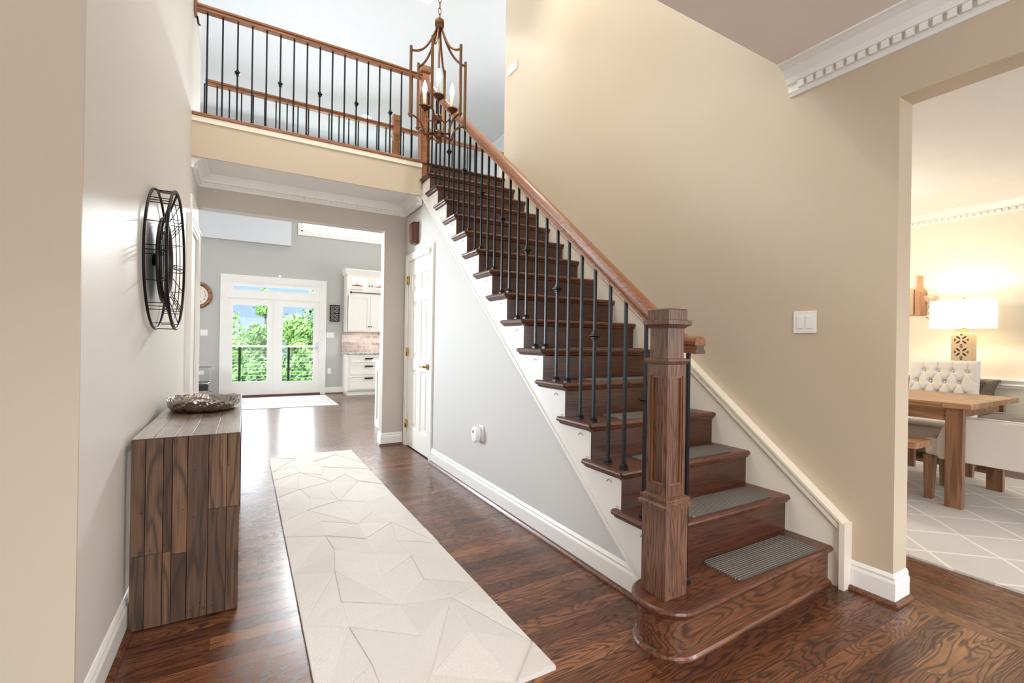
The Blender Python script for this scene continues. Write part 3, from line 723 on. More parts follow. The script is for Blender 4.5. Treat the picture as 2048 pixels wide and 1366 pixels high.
# ------------------------------------------------------------------ waterfall console of reclaimed boards
cn = thing('console_table', 'waterfall console table of reclaimed wood planks standing against the left hall wall', 'console table', (-.198, 3.08, 0))
CX0, CX1, CY0, CY1, CZ = -.385, -.012, 2.335, 3.83, .768
random.seed(3)
def boards(u0, u1, cuts, rows, mk):
    """plank face: cuts = board edges; rows(i) = joints along the board"""
    m = MB()
    for i, (a, b) in enumerate(zip(cuts, cuts[1:])):
        js = rows(i)
        for p, q in zip(js, js[1:]):
            m.ca = .02 + random.random() * .96; mk(m, a + .0008, b - .0008, p + .0006, q - .0006)
    return m
vx = [CX0, CX0 + .047, CX0 + .105, CX0 + .134, CX0 + .186, CX0 + .259, CX0 + .325, CX1]
CE = CZ - .0032
end_rows = {0: [.004, .30, CE], 1: [.004, .30, CE], 2: [.004, .30, CE], 3: [.004, .285, CE], 4: [.004, CE], 5: [.004, .45, CE], 6: [.004, .45, CE]}
def end(y0, y1):
    return boards(0, 0, vx, lambda i: end_rows[i], lambda m, a, b, p, q: m.box(a, b, y0, y1, p, q))
obj('end_panel', end(CY0, CY0 + .07), 'reclaim', cn, bevel=.0012)
obj('end_panel', end(CY1 - .07, CY1), 'reclaim', cn, bevel=.0012)
vt = [CX0, CX0 + .07, CX0 + .145, CX0 + .20, CX0 + .285, CX1]
tr = {0: [CY0, 2.9, CY1], 1: [CY0, 2.62, 3.3, CY1], 2: [CY0, 3.05, CY1], 3: [CY0, 2.72, 3.4, CY1], 4: [CY0, 3.15, CY1]}
obj('top_panel', boards(0, 0, vt, lambda i: tr[i], lambda m, a, b, p, q: (m.box(a, b, max(p, CY0 + .0712), min(q, CY1 - .0712), CZ - .07, CZ - .003), m.box(a, b, p, q, CZ - .003, CZ))), 'reclaimY', cn, bevel=.0012)
m = MB()
for i in range(34):
    x = random.uniform(CX0 + .02, CX1 - .02); z = random.choice([.03, .06, .28, .32, .43, .47, .62, .74]) + random.uniform(-.01, .01); m.lathe((x, CY0 - .0004, z), [(random.uniform(.0022, .0042), 0), (.001, .004)], 8, 'Y')
obj('nail_hole', m, 'darkplastic', cn)
m = MB()
for i in range(26):
    x = random.uniform(CX0 + .02, CX1 - .02); y = random.choice([2.38, 2.41, 2.6, 2.64, 2.9, 2.93]) + random.uniform(-.01, .01); m.lathe((x, y, CZ - .003), [(.001, 0), (random.uniform(.002, .0038), .0036)], 8, 'Z')
obj('nail_hole', m, 'darkplastic', cn)
# hammered bowl
m = MB(); n = 64; random.seed(5)
prof = [(.0, .0), (.78, .0), (.90, .008), (.965, .028), (1.0, .060), (1.0, .065), (.975, .063), (.94, .032), (.87, .014), (.74, .010), (0, .010)]
bc = Vector((-.196, 3.175, CZ + .0015))
for r, h in prof:
    for k in range(n):
        t = 2 * math.pi * k / n; wv = 1 + .012 * math.sin(5 * t + .6) + .01 * math.sin(9 * t); hh = h + (.006 * math.sin(3 * t + 1) + .003 * math.sin(11 * t)) * (h / .06)
        m.v.append((bc.x + .18 * r * wv * math.cos(t), bc.y + .225 * r * wv * math.sin(t), bc.z + max(0, hh)))
for i in range(len(prof) - 1):
    for k in range(n): l = (k + 1) % n; m.face((i * n + k, i * n + l, (i + 1) * n + l, (i + 1) * n + k), True)
put(obj('bowl', m, 'hammered'), 'oval hammered silver bowl resting on the reclaimed wood console', 'bowl')

# ------------------------------------------------------------------ wire mirror
cy, cz, RO = 2.91, 1.562, .345
wm = thing('wall_mirror', 'round mirror in a deep black wire frame hanging on the left hall wall', 'mirror', (XL, cy, cz))
ring = lambda x, r, w_, nm, s=64: obj(nm, MB().tube(arc((x, cy, cz), r, 0, 2 * math.pi * (1 - 1 / s), s - 1, 'YZ'), w_, 8, True), 'black', wm)
xa, xf = XL + .014, XL + .095
ring(xa, RO, .006, 'back_ring'); ring(xf, RO, .0065, 'front_ring')
ring(XL + .055, .213, .004, 'inner_ring'); ring(XL + .068, .262, .0022, 'spacer_ring'); ring(XL + .080, .302, .0022, 'spacer_ring')
pt = lambda x, r, a, d=0: (x, cy + r * math.cos(a) - d * math.sin(a), cz + r * math.sin(a) + d * math.cos(a))
for k in range(16):
    a = R(22.5) * k; ds = (-.02, 0, .02) if k % 2 == 0 else (0,)
    for d in ds:
        obj('wire', MB().tube([pt(xa, RO, a, d), pt(xf, RO, a, d)], .0022, 6), 'black', wm)
        d2_ = d * (.3 if k % 4 == 0 else 1)
        obj('wire', MB().tube([pt(xf, RO, a, d), pt(XL + .055, .213, a + (.10 if k % 2 else 0), d2_)], .0022, 6), 'black', wm)
obj('mirror_frame', MB().lathe((XL, cy, cz), [(.200, .036), (.213, .038), (.217, .048), (.210, .060), (.192, .060), (.184, .052), (.184, .046)], 48, 'X', cap=False), 'bronzedark', wm)
obj('back_panel', MB().lathe((XL, cy, cz), [(.203, .036), (.203, .042)], 40, 'X').lathe((XL, cy, cz), [(.03, 0), (.03, .036)], 16, 'X'), 'black', wm)
obj('mirror_glass', MB().lathe((XL, cy, cz), [(.186, .046), (.15, .050), (.09, .054), (.02, .056)], 48, 'X'), 'mirror', wm)
# ------------------------------------------------------------------ hall runner with carved triangles
random.seed(11)
RX0, RX1, RY0, RY1, RH = .218, .985, 1.36, 5.09, .013
m = MB(); m.ca = .3
m.box(RX0, RX1, RY0, RY1, 0, RH - .004)
nx_, nyy = 4, 15; G = {}
for j in range(nyy + 1):
    for i in range(nx_ + 1):
        x = RX0 + (RX1 - RX0) * i / nx_; y = RY0 + (RY1 - RY0) * j / nyy
        if 0 < i < nx_: x += random.uniform(-.035, .035)
        if 0 < j < nyy: y += random.uniform(-.025, .025) + (.075 if i % 2 else -.075) * (0 if j in (0, nyy) else 1)
        G[i, j] = Vector((x, y))
for j in range(nyy):
    for i in range(nx_):
        a, b, c, d = G[i, j], G[i + 1, j], G[i + 1, j + 1], G[i, j + 1]
        for tri in (((a, b, c), (a, c, d)) if (i + j) % 2 else ((a, b, d), (b, c, d))):
            cen = sum(tri, Vector((0, 0))) / 3; m.ca = .05 + random.random() * .9; h = RH + random.choice([0, 0, .0022, .004])
            def ins(q, e):
                v = cen - q; return q + v * min(.9, e / max(v.length, .001))
            o = len(m.v)
            m.v += [(*q, RH - .004) for q in tri] + [(*ins(q, .0001), h - .0011) for q in tri] + [(*ins(q, .008), h) for q in tri]
            for L in (0, 3):
                for k in range(3): l = (k + 1) % 3; m.face((o + L + k, o + L + l, o + L + 3 + l, o + L + 3 + k))
            m.face((o + 6, o + 7, o + 8))
put(obj('hall_runner', m, 'rug'), 'long cream runner rug with carved triangle pattern on the hall floor', 'rug')

# ------------------------------------------------------------------ lantern chandelier
CH = Vector((1.035, 2.775, 0)); T = 3.150
ch = thing('chandelier', 'bronze cage lantern chandelier with three lit candle bulbs hanging in the stairwell', 'chandelier', (CH.x, CH.y, T - .66))
at = lambda r, a, z: (CH.x + r * math.cos(a), CH.y + r * math.sin(a), z)
obj('cap', MB().lathe((CH.x, CH.y, T), [(.022, -.01), (.026, .0), (.026, .004), (.023, .008), (.029, .012), (.029, .045), (.024, .052), (.008, .056)], 24), 'bronze', ch)
for k in range(6):
    a = R(60 * k - 3)
    obj('cage_bar', MB().tube([at(.178, a, T - .60), at(.178, a, T - .165)], .0088, 6, smooth=False), 'bronze', ch)
    P = []
    for i in range(15):
        u = i / 14; P.append(at(.018 + .166 * u, a, T - .005 - .185 * (1 - (1 - u) ** 2.6)))
    obj('top_arm', MB().tube(P, .0072, 6), 'bronze', ch)
    P = [at(.190, a, T - .588)] + [at(.178 - .085 * (math.sin(t)), a, T - .685 + .10 * math.cos(t)) for t in [R(90) * i / 8 for i in range(9)]] + [at(.09, a, T - .690), at(.02, a, T - .668)]
    obj('bottom_arm', MB().tube(P, .0072, 6), 'bronze', ch)
obj('bottom_hub', MB().lathe((CH.x, CH.y, T), [(.006, -.73), (.012, -.722), (.006, -.712), (.02, -.70), (.03, -.69), (.032, -.672), (.03, -.655), (.012, -.648), (.005, -.64)], 20), 'bronze', ch)
obj('stem', MB().tube([(CH.x, CH.y, T - .60), (CH.x, CH.y, T)], .006, 8), 'bronze', ch)
obj('candle_hub', MB().lathe((CH.x, CH.y, T), [(.004, -.605), (.014, -.595), (.024, -.585), (.026, -.56), (.02, -.55), (.007, -.545)], 20), 'bronze', ch)
for k in range(3):
    a = R(120 * k + 9.5); rr = .10
    P = [at(.02, a, T - .572)] + [at(.02 + (rr - .02) * u, a, T - .572 - .012 * math.sin(u * 3.14) + .075 * u ** 3) for u in [i / 8 for i in range(1, 9)]]
    obj('candle_arm', MB().tube(P, .0045, 6), 'bronze', ch)
    c = at(rr, a, T - .50)
    cd = obj('candle_cup', MB().lathe(c, [(.005, -.012), (.009, -.006), (.022, .004), (.036, .013), (.040, .019), (.037, .019), (.014, .010)], 20), 'bronze', ch)
    obj('candle_sleeve', MB().lathe(c, [(.0105, .012), (.0105, .10), (.008, .102)], 14), 'ivory', cd)
    obj('bulb', MB().lathe(c, [(.007, .10), (.012, .115), (.0155, .13), (.013, .15), (.007, .172), (.001, .188)], 14), 'bulb', cd)
    light('chandelier_bulb_light', 'POINT', at(rr, a, T - .355), 5, WARM, shadow_soft_size=.012)
m = MB(); z = T + .05; i = 0
while z < ZT - .08:
    c = Vector((CH.x, CH.y, z + .02)); P = []
    for q in range(16):
        t = 2 * math.pi * q / 16; u, v = .009 * math.cos(t), .022 * math.sin(t); P.append(c + (Vector((u, 0, v)) if i % 2 else Vector((0, u, v))))
    m.tube(P, .0022, 5, True); z += .036; i += 1
obj('chain', m, 'bronze', ch)
obj('canopy', MB().lathe((CH.x, CH.y, ZT), [(.02, -.08), (.02, -.05), (.06, -.03), (.065, 0)], 24), 'bronze', ch)
for i, (x, y, lab) in enumerate(((1.93, 5.62, 'recessed ceiling light above the stair landing, its rim at the top edge'), (1.976, 9.21, 'lit recessed ceiling light far upstairs, seen between the balcony balusters'))):
    t = thing('recessed_light', lab, 'ceiling light', (x, y, ZT - .012))
    obj('trim_ring', MB().lathe((x, y, ZT), [(.075, -.004), (.095, -.010), (.10, -.001)], 28, cap=False), 'white', t)
    obj('lens', MB().lathe((x, y, ZT), [(.07, -.006), (.07, -.002)], 24), 'downlight', t)
    light('recessed_light_lamp', 'SPOT', (x, y, ZT - .03), 60, (1, .92, .8), (0, 0, 0), spot_size=R(120), spot_blend=.6, shadow_soft_size=.06)
for i, (x, y) in enumerate(((2.0, 3.2), (.3, 3.2))): light('stairwell_downlight', 'SPOT', (x, y, ZT - .03), 75, (1, .92, .82), (0, 0, 0), spot_size=R(120), spot_blend=.7, shadow_soft_size=.06)  # added downward fills for the stairwell, no fixtures modelled

# ------------------------------------------------------------------ patio doors, transom, clerestory
fd = thing('door_3', None, None, (.54, YW, 0)); fd['kind'] = 'structure'
yf = YW - .02
m = MB()
for a, b, t in ((0, .03, .014), (.03, .075, .02), (.075, .10, .028)):
    m.box(X0 - b, X0 - a, YW - t, YW, 0, 2.33 + b); m.box(X1 + a, X1 + b, YW - t, YW, 0, 2.33 + b); m.box(X0 - a, X1 + a, YW - t, YW, 2.33 + a, 2.33 + b)
obj('door_casing', m, 'white', fd)
m = MB().box(X0, X0 + .03, YW - .005, YW + .12, .032, 2.33).box(X1 - .03, X1, YW - .005, YW + .12, .032, 2.33).box(X0 + .03, X1 - .03, YW - .005, YW + .12, 2.30, 2.33).box(X0 + .03, X1 - .03, YW - .005, YW + .12, 1.975, 2.07).box(.505, .535, YW - .004, YW + .12, .032, 1.975)
obj('door_frame', m, 'white', fd)
def sash(nm, x0, x1, z0, z1, gx0, gx1, gz0, gz1, par):
    m = MB().box(x0, gx0, YW + .01, YW + .055, z0, z1).box(gx1, x1, YW + .01, YW + .055, z0, z1).box(gx0, gx1, YW + .01, YW + .055, z0, gz0).box(gx0, gx1, YW + .01, YW + .055, gz1, z1)
    o = obj(nm, m, 'white', par)
    b = MB(); g = .012
    b.frame('Y', YW + .004, YW + .05, gx0, gx1, gz0, gz1, g)
    obj('glazing_bead', b, 'white', o)
    obj('pane', bx(gx0, gx1, YW + .028, YW + .034, gz0, gz1), 'glass', o)
    return o
sash('door_leaf', X0 + .03, .505, .03, 1.975, -.228, .40, .29, 1.852, fd)
lf = sash('door_leaf', .535, X1 - .03, .03, 1.975, .658, 1.278, .275, 1.857, fd)
sash('transom', X0 + .03, X1 - .03, 2.07, 2.30, -.226, 1.286, 2.135, 2.235, fd)
obj('sill', bx(X0, X1, YW - .03, YW + .12, 0, .032), 'oakX', fd)
m = MB().box(1.325, 1.355, YW - .004, YW + .01, .88, 1.12).tube([(1.34, YW - .002, .99), (1.34, YW - .05, .99), (1.25, YW - .055, .985)], .008, 8)
obj('door_handle', m, 'chrome', lf)
obj('window_sticker', MB().lathe((1.20, YW + .02, 1.76), [(.03, 0), (.03, .004)], 20, 'Y'), 'darkmetal', lf, label='small round dark sticker on the glass')
m = MB()
for x in (.32, .70, 1.08): m.tube([(x, YW + 2.9, 2.62), (x, YW + 2.9, 2.50)], .015, 6)
put(obj('door_sensor', bx(.575, .625, YW - .022, YW, 2.435, 2.485), 'plastic', bevel=.003), 'small white sensor above the patio door casing', 'sensor')
wd = thing('window_1', None, None, (1.87, YW, 3.44)); wd['kind'] = 'structure'
m = MB().box(.93, 2.81, YW - .02, YW, 3.36, 3.44).box(.93, .99, YW - .02, YW, 3.44, 5.1).box(2.75, 2.81, YW - .02, YW, 3.44, 5.1).box(.99, 1.03, YW, YW + .1, 3.44, 5.1).box(2.71, 2.75, YW, YW + .1, 3.44, 5.1).box(.99, 2.75, YW, YW + .1, 3.44, 3.47).box(.99, 2.75, YW, YW + .1, 5.07, 5.1)
obj('window_frame', m, 'white', wd); obj('pane', bx(1.03, 2.71, YW + .04, YW + .046, 3.47, 5.07), 'glass', wd)
# ------------------------------------------------------------------ family room and kitchen
t = thing('wall_clock', 'round wall clock with walnut rim on the grey wall left of the patio door', 'clock', (-.82, YW, 1.985))
obj('rim', MB().lathe((-.82, YW, 1.985), [(.20, -.001), (.255, -.004), (.262, -.02), (.245, -.045), (.225, -.05), (.205, -.035), (.195, -.02), (.19, -.012)], 48, 'Y', cap=False), 'walnutrim', t)
obj('dial', MB().lathe((-.82, YW, 1.985), [(.198, -.004), (.198, -.012)], 48, 'Y'), 'clock', t)
ROM = ['XII', 'I', 'II', 'III', 'IIII', 'V', 'VI', 'VII', 'VIII', 'IX', 'X', 'XI']
def text(name, body, size, loc, rot, mat, parent, ext=.001):
    c = bpy.data.curves.new(name, 'FONT'); c.body = body; c.size = size; c.extrude = ext; c.align_x = 'CENTER'; c.align_y = 'CENTER'
    tmp = bpy.data.objects.new(name + '_tmp', c); COL.objects.link(tmp); dg = bpy.context.evaluated_depsgraph_get(); me = bpy.data.meshes.new_from_object(tmp.evaluated_get(dg))
    bpy.data.objects.remove(tmp); o = bpy.data.objects.new(name, me); COL.objects.link(o); me.materials.append(M[mat]); o.location = Vector(loc) - (worig(parent) if parent else Vector()); o.rotation_euler = rot; o.parent = parent; return o
for i in range(12):
    a = R(90 - 30 * i); text('numeral', str(12 if i == 0 else i), .055, (-.82 + .145 * math.cos(a), YW - .013, 1.985 + .145 * math.sin(a)), (R(90), 0, 0), 'darkplastic', t)
m = MB().tube([(-.82, YW - .016, 1.985), (-.75, YW - .016, 2.03)], .004, 5).tube([(-.82, YW - .018, 1.985), (-.83, YW - .018, 2.12)], .003, 5); obj('hand', m, 'darkplastic', t)
t = thing('lattice_wall_art', 'black two-panel lattice wall art on the grey wall between patio door and cabinets', 'wall art', (1.682, YW, 1.745))
ax0, ax1, az0, az1 = 1.583, 1.781, 1.565, 1.925; fr = .016
m = MB().frame('Y', YW - .03, YW, ax0, ax1, az0, az1, fr).box(ax0 + fr, ax1 - fr, YW - .03, YW, (az0 + az1 - fr) / 2, (az0 + az1 + fr) / 2)
obj('frame', m, 'black', t)
m = MB(); cx = (ax0 + ax1) / 2
for zc in (az0 + .09, az1 - .09):
    for k in range(8):
        a = R(45 * k); L = .088 if k % 2 == 0 else .115; m.tube([(cx, YW - .016, zc), (cx + L * math.cos(a) * .95, YW - .016, zc + L * math.sin(a) * .85)], .0045, 5)
    for sx in (-1, 1):
        for sz in (-1, 1): m.tube([(cx + sx * .09, YW - .016, zc), (cx + sx * .045, YW - .016, zc + sz * .04), (cx, YW - .016, zc + sz * .08)], .0045, 5)
obj('lattice', m, 'black', t)
# base cabinet, worktop, splash back, hutch
def shaker(nm, par, x0, x1, z0, z1, y, fr_=.05, glass=False, mat='cab'):
    m = MB().box(x0, x0 + fr_, y - .02, y, z0, z1).box(x1 - fr_, x1, y - .02, y, z0, z1).box(x0 + fr_, x1 - fr_, y - .02, y, z0, z0 + fr_).box(x0 + fr_, x1 - fr_, y - .02, y, z1 - fr_, z1)
    if not glass: m.box(x0 + fr_, x1 - fr_, y - .01, y, z0 + fr_, z1 - fr_)
    o = obj(nm, m, mat, par, bevel=.0015)
    if glass: obj('pane', bx(x0 + fr_, x1 - fr_, y - .012, y - .008, z0 + fr_, z1 - fr_), 'glass', o)
    return o
K0, K1, KY = 1.86, 3.36, 10.14
cb = thing('base_cabinet', 'white base cabinet with drawers and black pulls below the granite worktop', 'cabinet', (2.6, 10.42, 0))
obj('body', bx(K0, K1, KY, YW - .002, .10, .865), 'cab', cb); obj('toe_kick', bx(K0 + .02, K1, KY + .05, YW - .002, 0, .10), 'cab', cb)
for x0, x1 in ((K0 + .06, 2.60), (2.62, K1)):
    for z0, z1 in ((.69, .845), (.435, .675), (.13, .42)):
        d = shaker('drawer', cb, x0, x1, z0, z1, KY, .035); zz = (z0 + z1) / 2 + .01 if z1 > .8 else z1 - .06
        mx = 2.30 if x0 < 2.5 else 2.99
        obj('handle', MB().box(mx - .085, mx + .085, KY - .05, KY - .038, zz - .014, zz + .014).box(mx - .08, mx - .066, KY - .04, KY - .018, zz - .006, zz + .006).box(mx + .066, mx + .08, KY - .04, KY - .018, zz - .006, zz + .006), 'darkmetal', d)
put(obj('worktop', bx(K0 - .03, K1, KY - .035, YW - .002, .865, .90), 'granite', bevel=.004), 'grey granite worktop on the white kitchen base cabinet', 'worktop')
struct('wall_backsplash', bx(K0 - .03, K1, YW - .05, YW - .001, .90, 1.345), 'tiles')
UY = 10.30
uc = thing('wall_cabinet', 'tall white wall cabinet with lit glass doors on top, above the brick tile', 'cabinet', (2.6, 10.5, 1.345))
m = MB().box(K0, K0 + .02, UY, YW - .05, 1.345, 2.60).box(K1 - .02, K1, UY, YW - .05, 1.345, 2.60).box(K0 + .02, K1 - .02, YW - .07, YW - .05, 1.345, 2.60)
for z in (1.345, 2.23, 2.58): m.box(K0 + .02, K1 - .02, UY, YW - .07, z, z + .02)
m.box(K0 + .02, K1 - .02, UY, UY + .02, 2.125, 2.23)
obj('body', m, 'cab', uc)
obj('cornice', MB().sweep([(K1, UY), (K0, UY), (K0, YW - .05)][::-1], [(0, 2.555), (.02, 2.56), (.03, 2.60), (.045, 2.665), (.045, 2.69), (0, 2.69)][::-1] if False else [(0, 2.555), (-.02, 2.56), (-.03, 2.60), (-.045, 2.665), (-.045, 2.69), (0, 2.69)]), 'cab', uc)
for x0, x1, kx in ((K0 + .03, 2.345, 2.32), (2.35, 2.83, 2.375), (2.835, K1 - .01, 2.86)):
    d = shaker('door', uc, x0, x1, 1.36, 2.125, UY, .06); obj('knob', MB().lathe((kx, UY - .02, 1.465), [(.005, 0), (.005, -.012), (.014, -.018), (.014, -.026), (.004, -.03)], 14, 'Y'), 'darkmetal', d)
    d = shaker('glass_door', uc, x0, x1, 2.255, 2.57, UY, .07, True); obj('knob', MB().lathe((kx, UY - .02, 2.345), [(.005, 0), (.005, -.012), (.014, -.018), (.014, -.026), (.004, -.03)], 14, 'Y'), 'darkmetal', d)
m = MB().tube([(K0 + .06, UY - .045, 2.185), (K1 - .06, UY - .045, 2.185)], .009, 8)
for x in (K0 + .08, 2.6, K1 - .08): m.box(x - .012, x + .012, UY - .05, UY - .001, 2.165, 2.205)
obj('ladder_rail', m, 'darkmetal', uc)
for x, lab in ((2.10, 'red lidded pot behind the leftmost glass door of the wall cabinet'), (2.60, 'red lidded pot behind the second glass door of the wall cabinet')):
    t = thing('casserole_pot', lab, 'pot', (x, 10.47, 2.251), 'red pots in the wall cabinet')
    obj('body', MB().lathe((x, 10.47, 2.2505), [(.10, 0), (.125, .01), (.13, .095)], 24).box(x - .16, x + .16, 10.455, 10.485, .07 + 2.25, .085 + 2.25), 'red', t)
    obj('lid', MB().lathe((x, 10.47, 2.346), [(.134, 0), (.13, .012), (.07, .03), (.015, .034)], 24), 'red', t); obj('knob', MB().lathe((x, 10.47, 2.38), [(.008, 0), (.02, .01), (.02, .02)], 12), 'darkmetal', t)
light('cabinet_light', 'AREA', (2.6, 10.48, 2.575), 5, WARM, (0, 0, 0), shape='RECTANGLE', size=1.3, size_y=.1)
light('under_cabinet_light', 'AREA', (2.6, 10.45, 1.34), 3, (1, .94, .86), (0, 0, 0), shape='RECTANGLE', size=1.3, size_y=.1)
isl = thing('kitchen_island', 'white panelled kitchen island end with pale top, just past the hall doorway', 'kitchen island', (2.1, 6.1, 0))
obj('body', bx(1.575, 2.6, 5.75, 6.47, 0, .87), 'cab', isl)
obj('end_panel', MB().frame('X', 1.56, 1.575, 5.75, 6.47, 0, .869, .08, .10), 'cab', isl)
obj('countertop', bx(1.525, 2.65, 5.72, 6.52, .87, .905), 'quartz', isl, bevel=.004)
t = put(obj('door_mat_rug', bx(-.05, 1.47, 8.75, 10.40, 0, .01), 'rug2'), 'pale flat rug on the floor in front of the patio doors', 'rug')
m = MB()
for i, d in enumerate((.03, .07)): m.box(1.47 - d - .012, 1.47 - d, 8.77, 10.38, .010, .0108); m.box(-.03, 1.45, 10.40 - d - .012, 10.40 - d, .010, .0108)
obj('border_stripe', m, 'greige', t)
# tray table at the left of the patio door
tt = thing('tray_table', 'chrome framed side table with wooden tray top, partly behind the hall wall', 'side table', (-.80, 10.0, 0))
tx0, tx1, ty0, ty1 = -1.15, -.50, 9.75, 10.25
obj('tray_top', bx(tx0 + .02, tx1 - .02, ty0 + .02, ty1 - .02, .60, .615), 'walnutY', tt)
obj('tray_rim', MB().box(tx0, tx1, ty0, ty0 + .02, .595, .645).box(tx0, tx1, ty1 - .02, ty1, .595, .645).box(tx0, tx0 + .02, ty0 + .02, ty1 - .02, .595, .645).box(tx1 - .02, tx1, ty0 + .02, ty1 - .02, .595, .645), 'chrome', tt)
for x in (tx0 + .01, tx1 - .03):
    for y in (ty0 + .01, ty1 - .03): obj('leg', bx(x, x + .02, y, y + .02, 0, .595), 'chrome', tt)
obj('shelf', bx(tx0 + .01, tx1 - .01, ty0 + .01, ty1 - .01, .22, .235), 'chrome', tt)
bt = thing('silver_tray', 'silver handled serving tray resting on the lower shelf of the side table', 'tray', (-.80, 10.0, .235))
obj('tray_body', bx(-1.0, -.56, 9.85, 10.15, .235, .33), 'darkmetal', bt); obj('rail', MB().tube([(-1.0, 9.85, .36), (-.56, 9.85, .36), (-.56, 10.15, .36), (-1.0, 10.15, .36)], .012, 8, True), 'chrome', bt)
obj('post', MB().tube([(-.56, 9.85, .33), (-.56, 9.85, .36)], .01, 6).tube([(-1.0, 9.85, .33), (-1.0, 9.85, .36)], .01, 6).tube([(-.56, 10.15, .33), (-.56, 10.15, .36)], .01, 6).tube([(-1.0, 10.15, .33), (-1.0, 10.15, .36)], .01, 6), 'chrome', bt)
# ------------------------------------------------------------------ deck, railing, trees outside
struct('floor_deck', bx(-5, 6, YW + .16, 14.25, -.12, -.01), 'deck')
dr = thing('deck_railing', 'deck railing with white top rail, black posts and thin cables outside the patio door', 'railing', (.5, 14.0, -.01))
obj('top_rail', bx(-4, 5.5, 13.95, 14.06, .945, .985), 'white', dr)
for x in (-1.27, -.118, 1.034, 2.186):
    obj('post', MB().box(x - .028, x + .028, 13.97, 14.03, -.01, .945).box(x - .06, x + .06, 13.94, 14.06, -.01, .01), 'black', dr)
for i in range(9): obj('cable', MB().tube([(-4, 14.0, .10 + i * .092), (5.5, 14.0, .10 + i * .092)], .004, 5), 'chrome', dr)
struct('ground', bx(-60, 70, 14.5, 90, -7, -6.9), 'ground')
random.seed(21)
def tree(x, y, zt, r, lab, mat='leaf', n=5600, slim=1.0):
    t = thing('leafy_tree', lab, 'tree', (x, y, -6.9), 'trees beyond the deck')
    m = MB(); zb = -4.2; H = zt - zb
    blobs = []
    for i in range(34):
        u = random.random() ** .8; a = random.uniform(0, 6.283); rr = r * (math.sin(math.pi * (.18 + .80 * u)) ** .8) * random.uniform(.35, .95) * slim
        blobs.append((Vector((x + rr * math.cos(a), y + rr * math.sin(a), zb + H * u * .93)), r * random.uniform(.22, .42) * slim))
    blobs.append((Vector((x, y, zt - r * .25)), r * .25))
    for i in range(n):
        c, br_ = random.choice(blobs); d = Vector((random.gauss(0, 1), random.gauss(0, 1), random.gauss(0, 1))).normalized(); p = c + d * br_ * random.uniform(.7, 1.05)
        u = Vector((random.gauss(0, 1), random.gauss(0, 1), random.gauss(0, 1))).normalized(); v = u.orthogonal().normalized(); nn = (d + .6 * u).normalized(); u = nn.orthogonal().normalized(); v = nn.cross(u)
        s_ = random.uniform(.06, .15); m.add([p - u * s_, p + v * s_ * .5, p + u * s_, p - v * s_ * .5], [(0, 1, 2, 3)])
    obj('crown', m, mat, t, rec=False)
    obj('trunk', MB().tube([(x, y, -6.9), (x + .1, y, zb + H * .3), (x, y, zb + H * .85)], [.22, .16, .04], 8), 'bark', t)
rows = [(-3.0, 26, 3.2, 2.4, 'leaf'), (-.9, 27, 2.7, 2.2, 'leaf2'), (.9, 29, 1.9, 2.2, 'leaf'), (1.05, 32, 4.2, 1.1, 'leaf'), (2.3, 27, 2.3, 1.9, 'leaf2'), (3.9, 28, 4.1, 2.2, 'leaf'), (5.6, 27, 4.2, 2.2, 'leaf2'), (-5.5, 29, 3.6, 2.6, 'leaf2'),
        (-2.0, 21, .6, 2.2, 'leaf2'), (.2, 20.5, .3, 2.0, 'leaf'), (2.4, 21, .5, 2.1, 'leaf'), (4.4, 22, .9, 2.2, 'leaf2'), (7.6, 29, 3.8, 2.6, 'leaf')]
for x, y, zt, r, mt in rows: tree(x, y, zt, r, 'leafy green tree in the dense wood beyond the deck railing', mt)
# ------------------------------------------------------------------ dining room
put(obj('dining_rug', bx(3.262, 6.05, -.9, 3.6, 0, .012), 'rug2'), 'large pale rug with white trellis lines under the dining table', 'rug')
FZ = .012
dt = thing('dining_table', 'honey coloured wooden farmhouse dining table on the pale rug', 'dining table', (4.96, 2.2, FZ))
tx0, tx1, ty0, ty1, tz = 4.44, 5.50, 1.215, 3.2, .785
m = MB(); m.ca = .3
for i in range(6): m.ca = .1 + .14 * i; a = tx0 + (tx1 - tx0) * i / 6; m.box(a + .001, a + (tx1 - tx0) / 6 - .001, ty0 + .16, ty1 - .16, tz - .04, tz)
obj('table_top', m, 'pine', dt, bevel=.002)
obj('breadboard_end', bx(tx0, tx1, ty0, ty0 + .158, tz - .04, tz), 'pine', dt, bevel=.002); obj('breadboard_end', bx(tx0, tx1, ty1 - .158, ty1, tz - .04, tz), 'pine', dt, bevel=.002)
lx = (4.50, 5.37)
for x in lx:
    for y in (1.275, 3.05): obj('leg', bx(x, x + .058, y, y + .098, FZ, tz - .04), 'pineZ', dt, bevel=.002)
obj('apron', MB().box(4.515, 4.54, 1.37, 3.05, tz - .14, tz - .04).box(5.385, 5.41, 1.37, 3.05, tz - .14, tz - .04).box(4.556, 5.37, 1.30, 1.325, .672, tz - .04).box(4.556, 5.37, 3.10, 3.125, tz - .14, tz - .04), 'pine', dt)
bn = thing('dining_bench', 'long narrow wooden bench beside the dining table, its plank end showing', 'bench', (4.3, 2.3, FZ))
obj('seat', bx(4.15, 4.43, 1.425, 3.0, .455, .50), 'pine', bn, bevel=.004)
for y in (1.95, 2.7): obj('leg', bx(4.18, 4.40, y, y + .06, FZ, .455), 'pineZ', bn)
def tleg(par, x, y, z1, a0=.024, a1=.034, dx=0, dy=0):
    obj('leg', MB().add([(x + dx + sx * a0, y + dy + sy * a0, FZ) for sy in (-1, 1) for sx in (-1, 1)] + [(x + sx * a1, y + sy * a1, z1) for sy in (-1, 1) for sx in (-1, 1)], [(0, 2, 3, 1), (4, 5, 7, 6), (0, 1, 5, 4), (2, 6, 7, 3), (0, 4, 6, 2), (1, 3, 7, 5)]), 'pineZ', par)
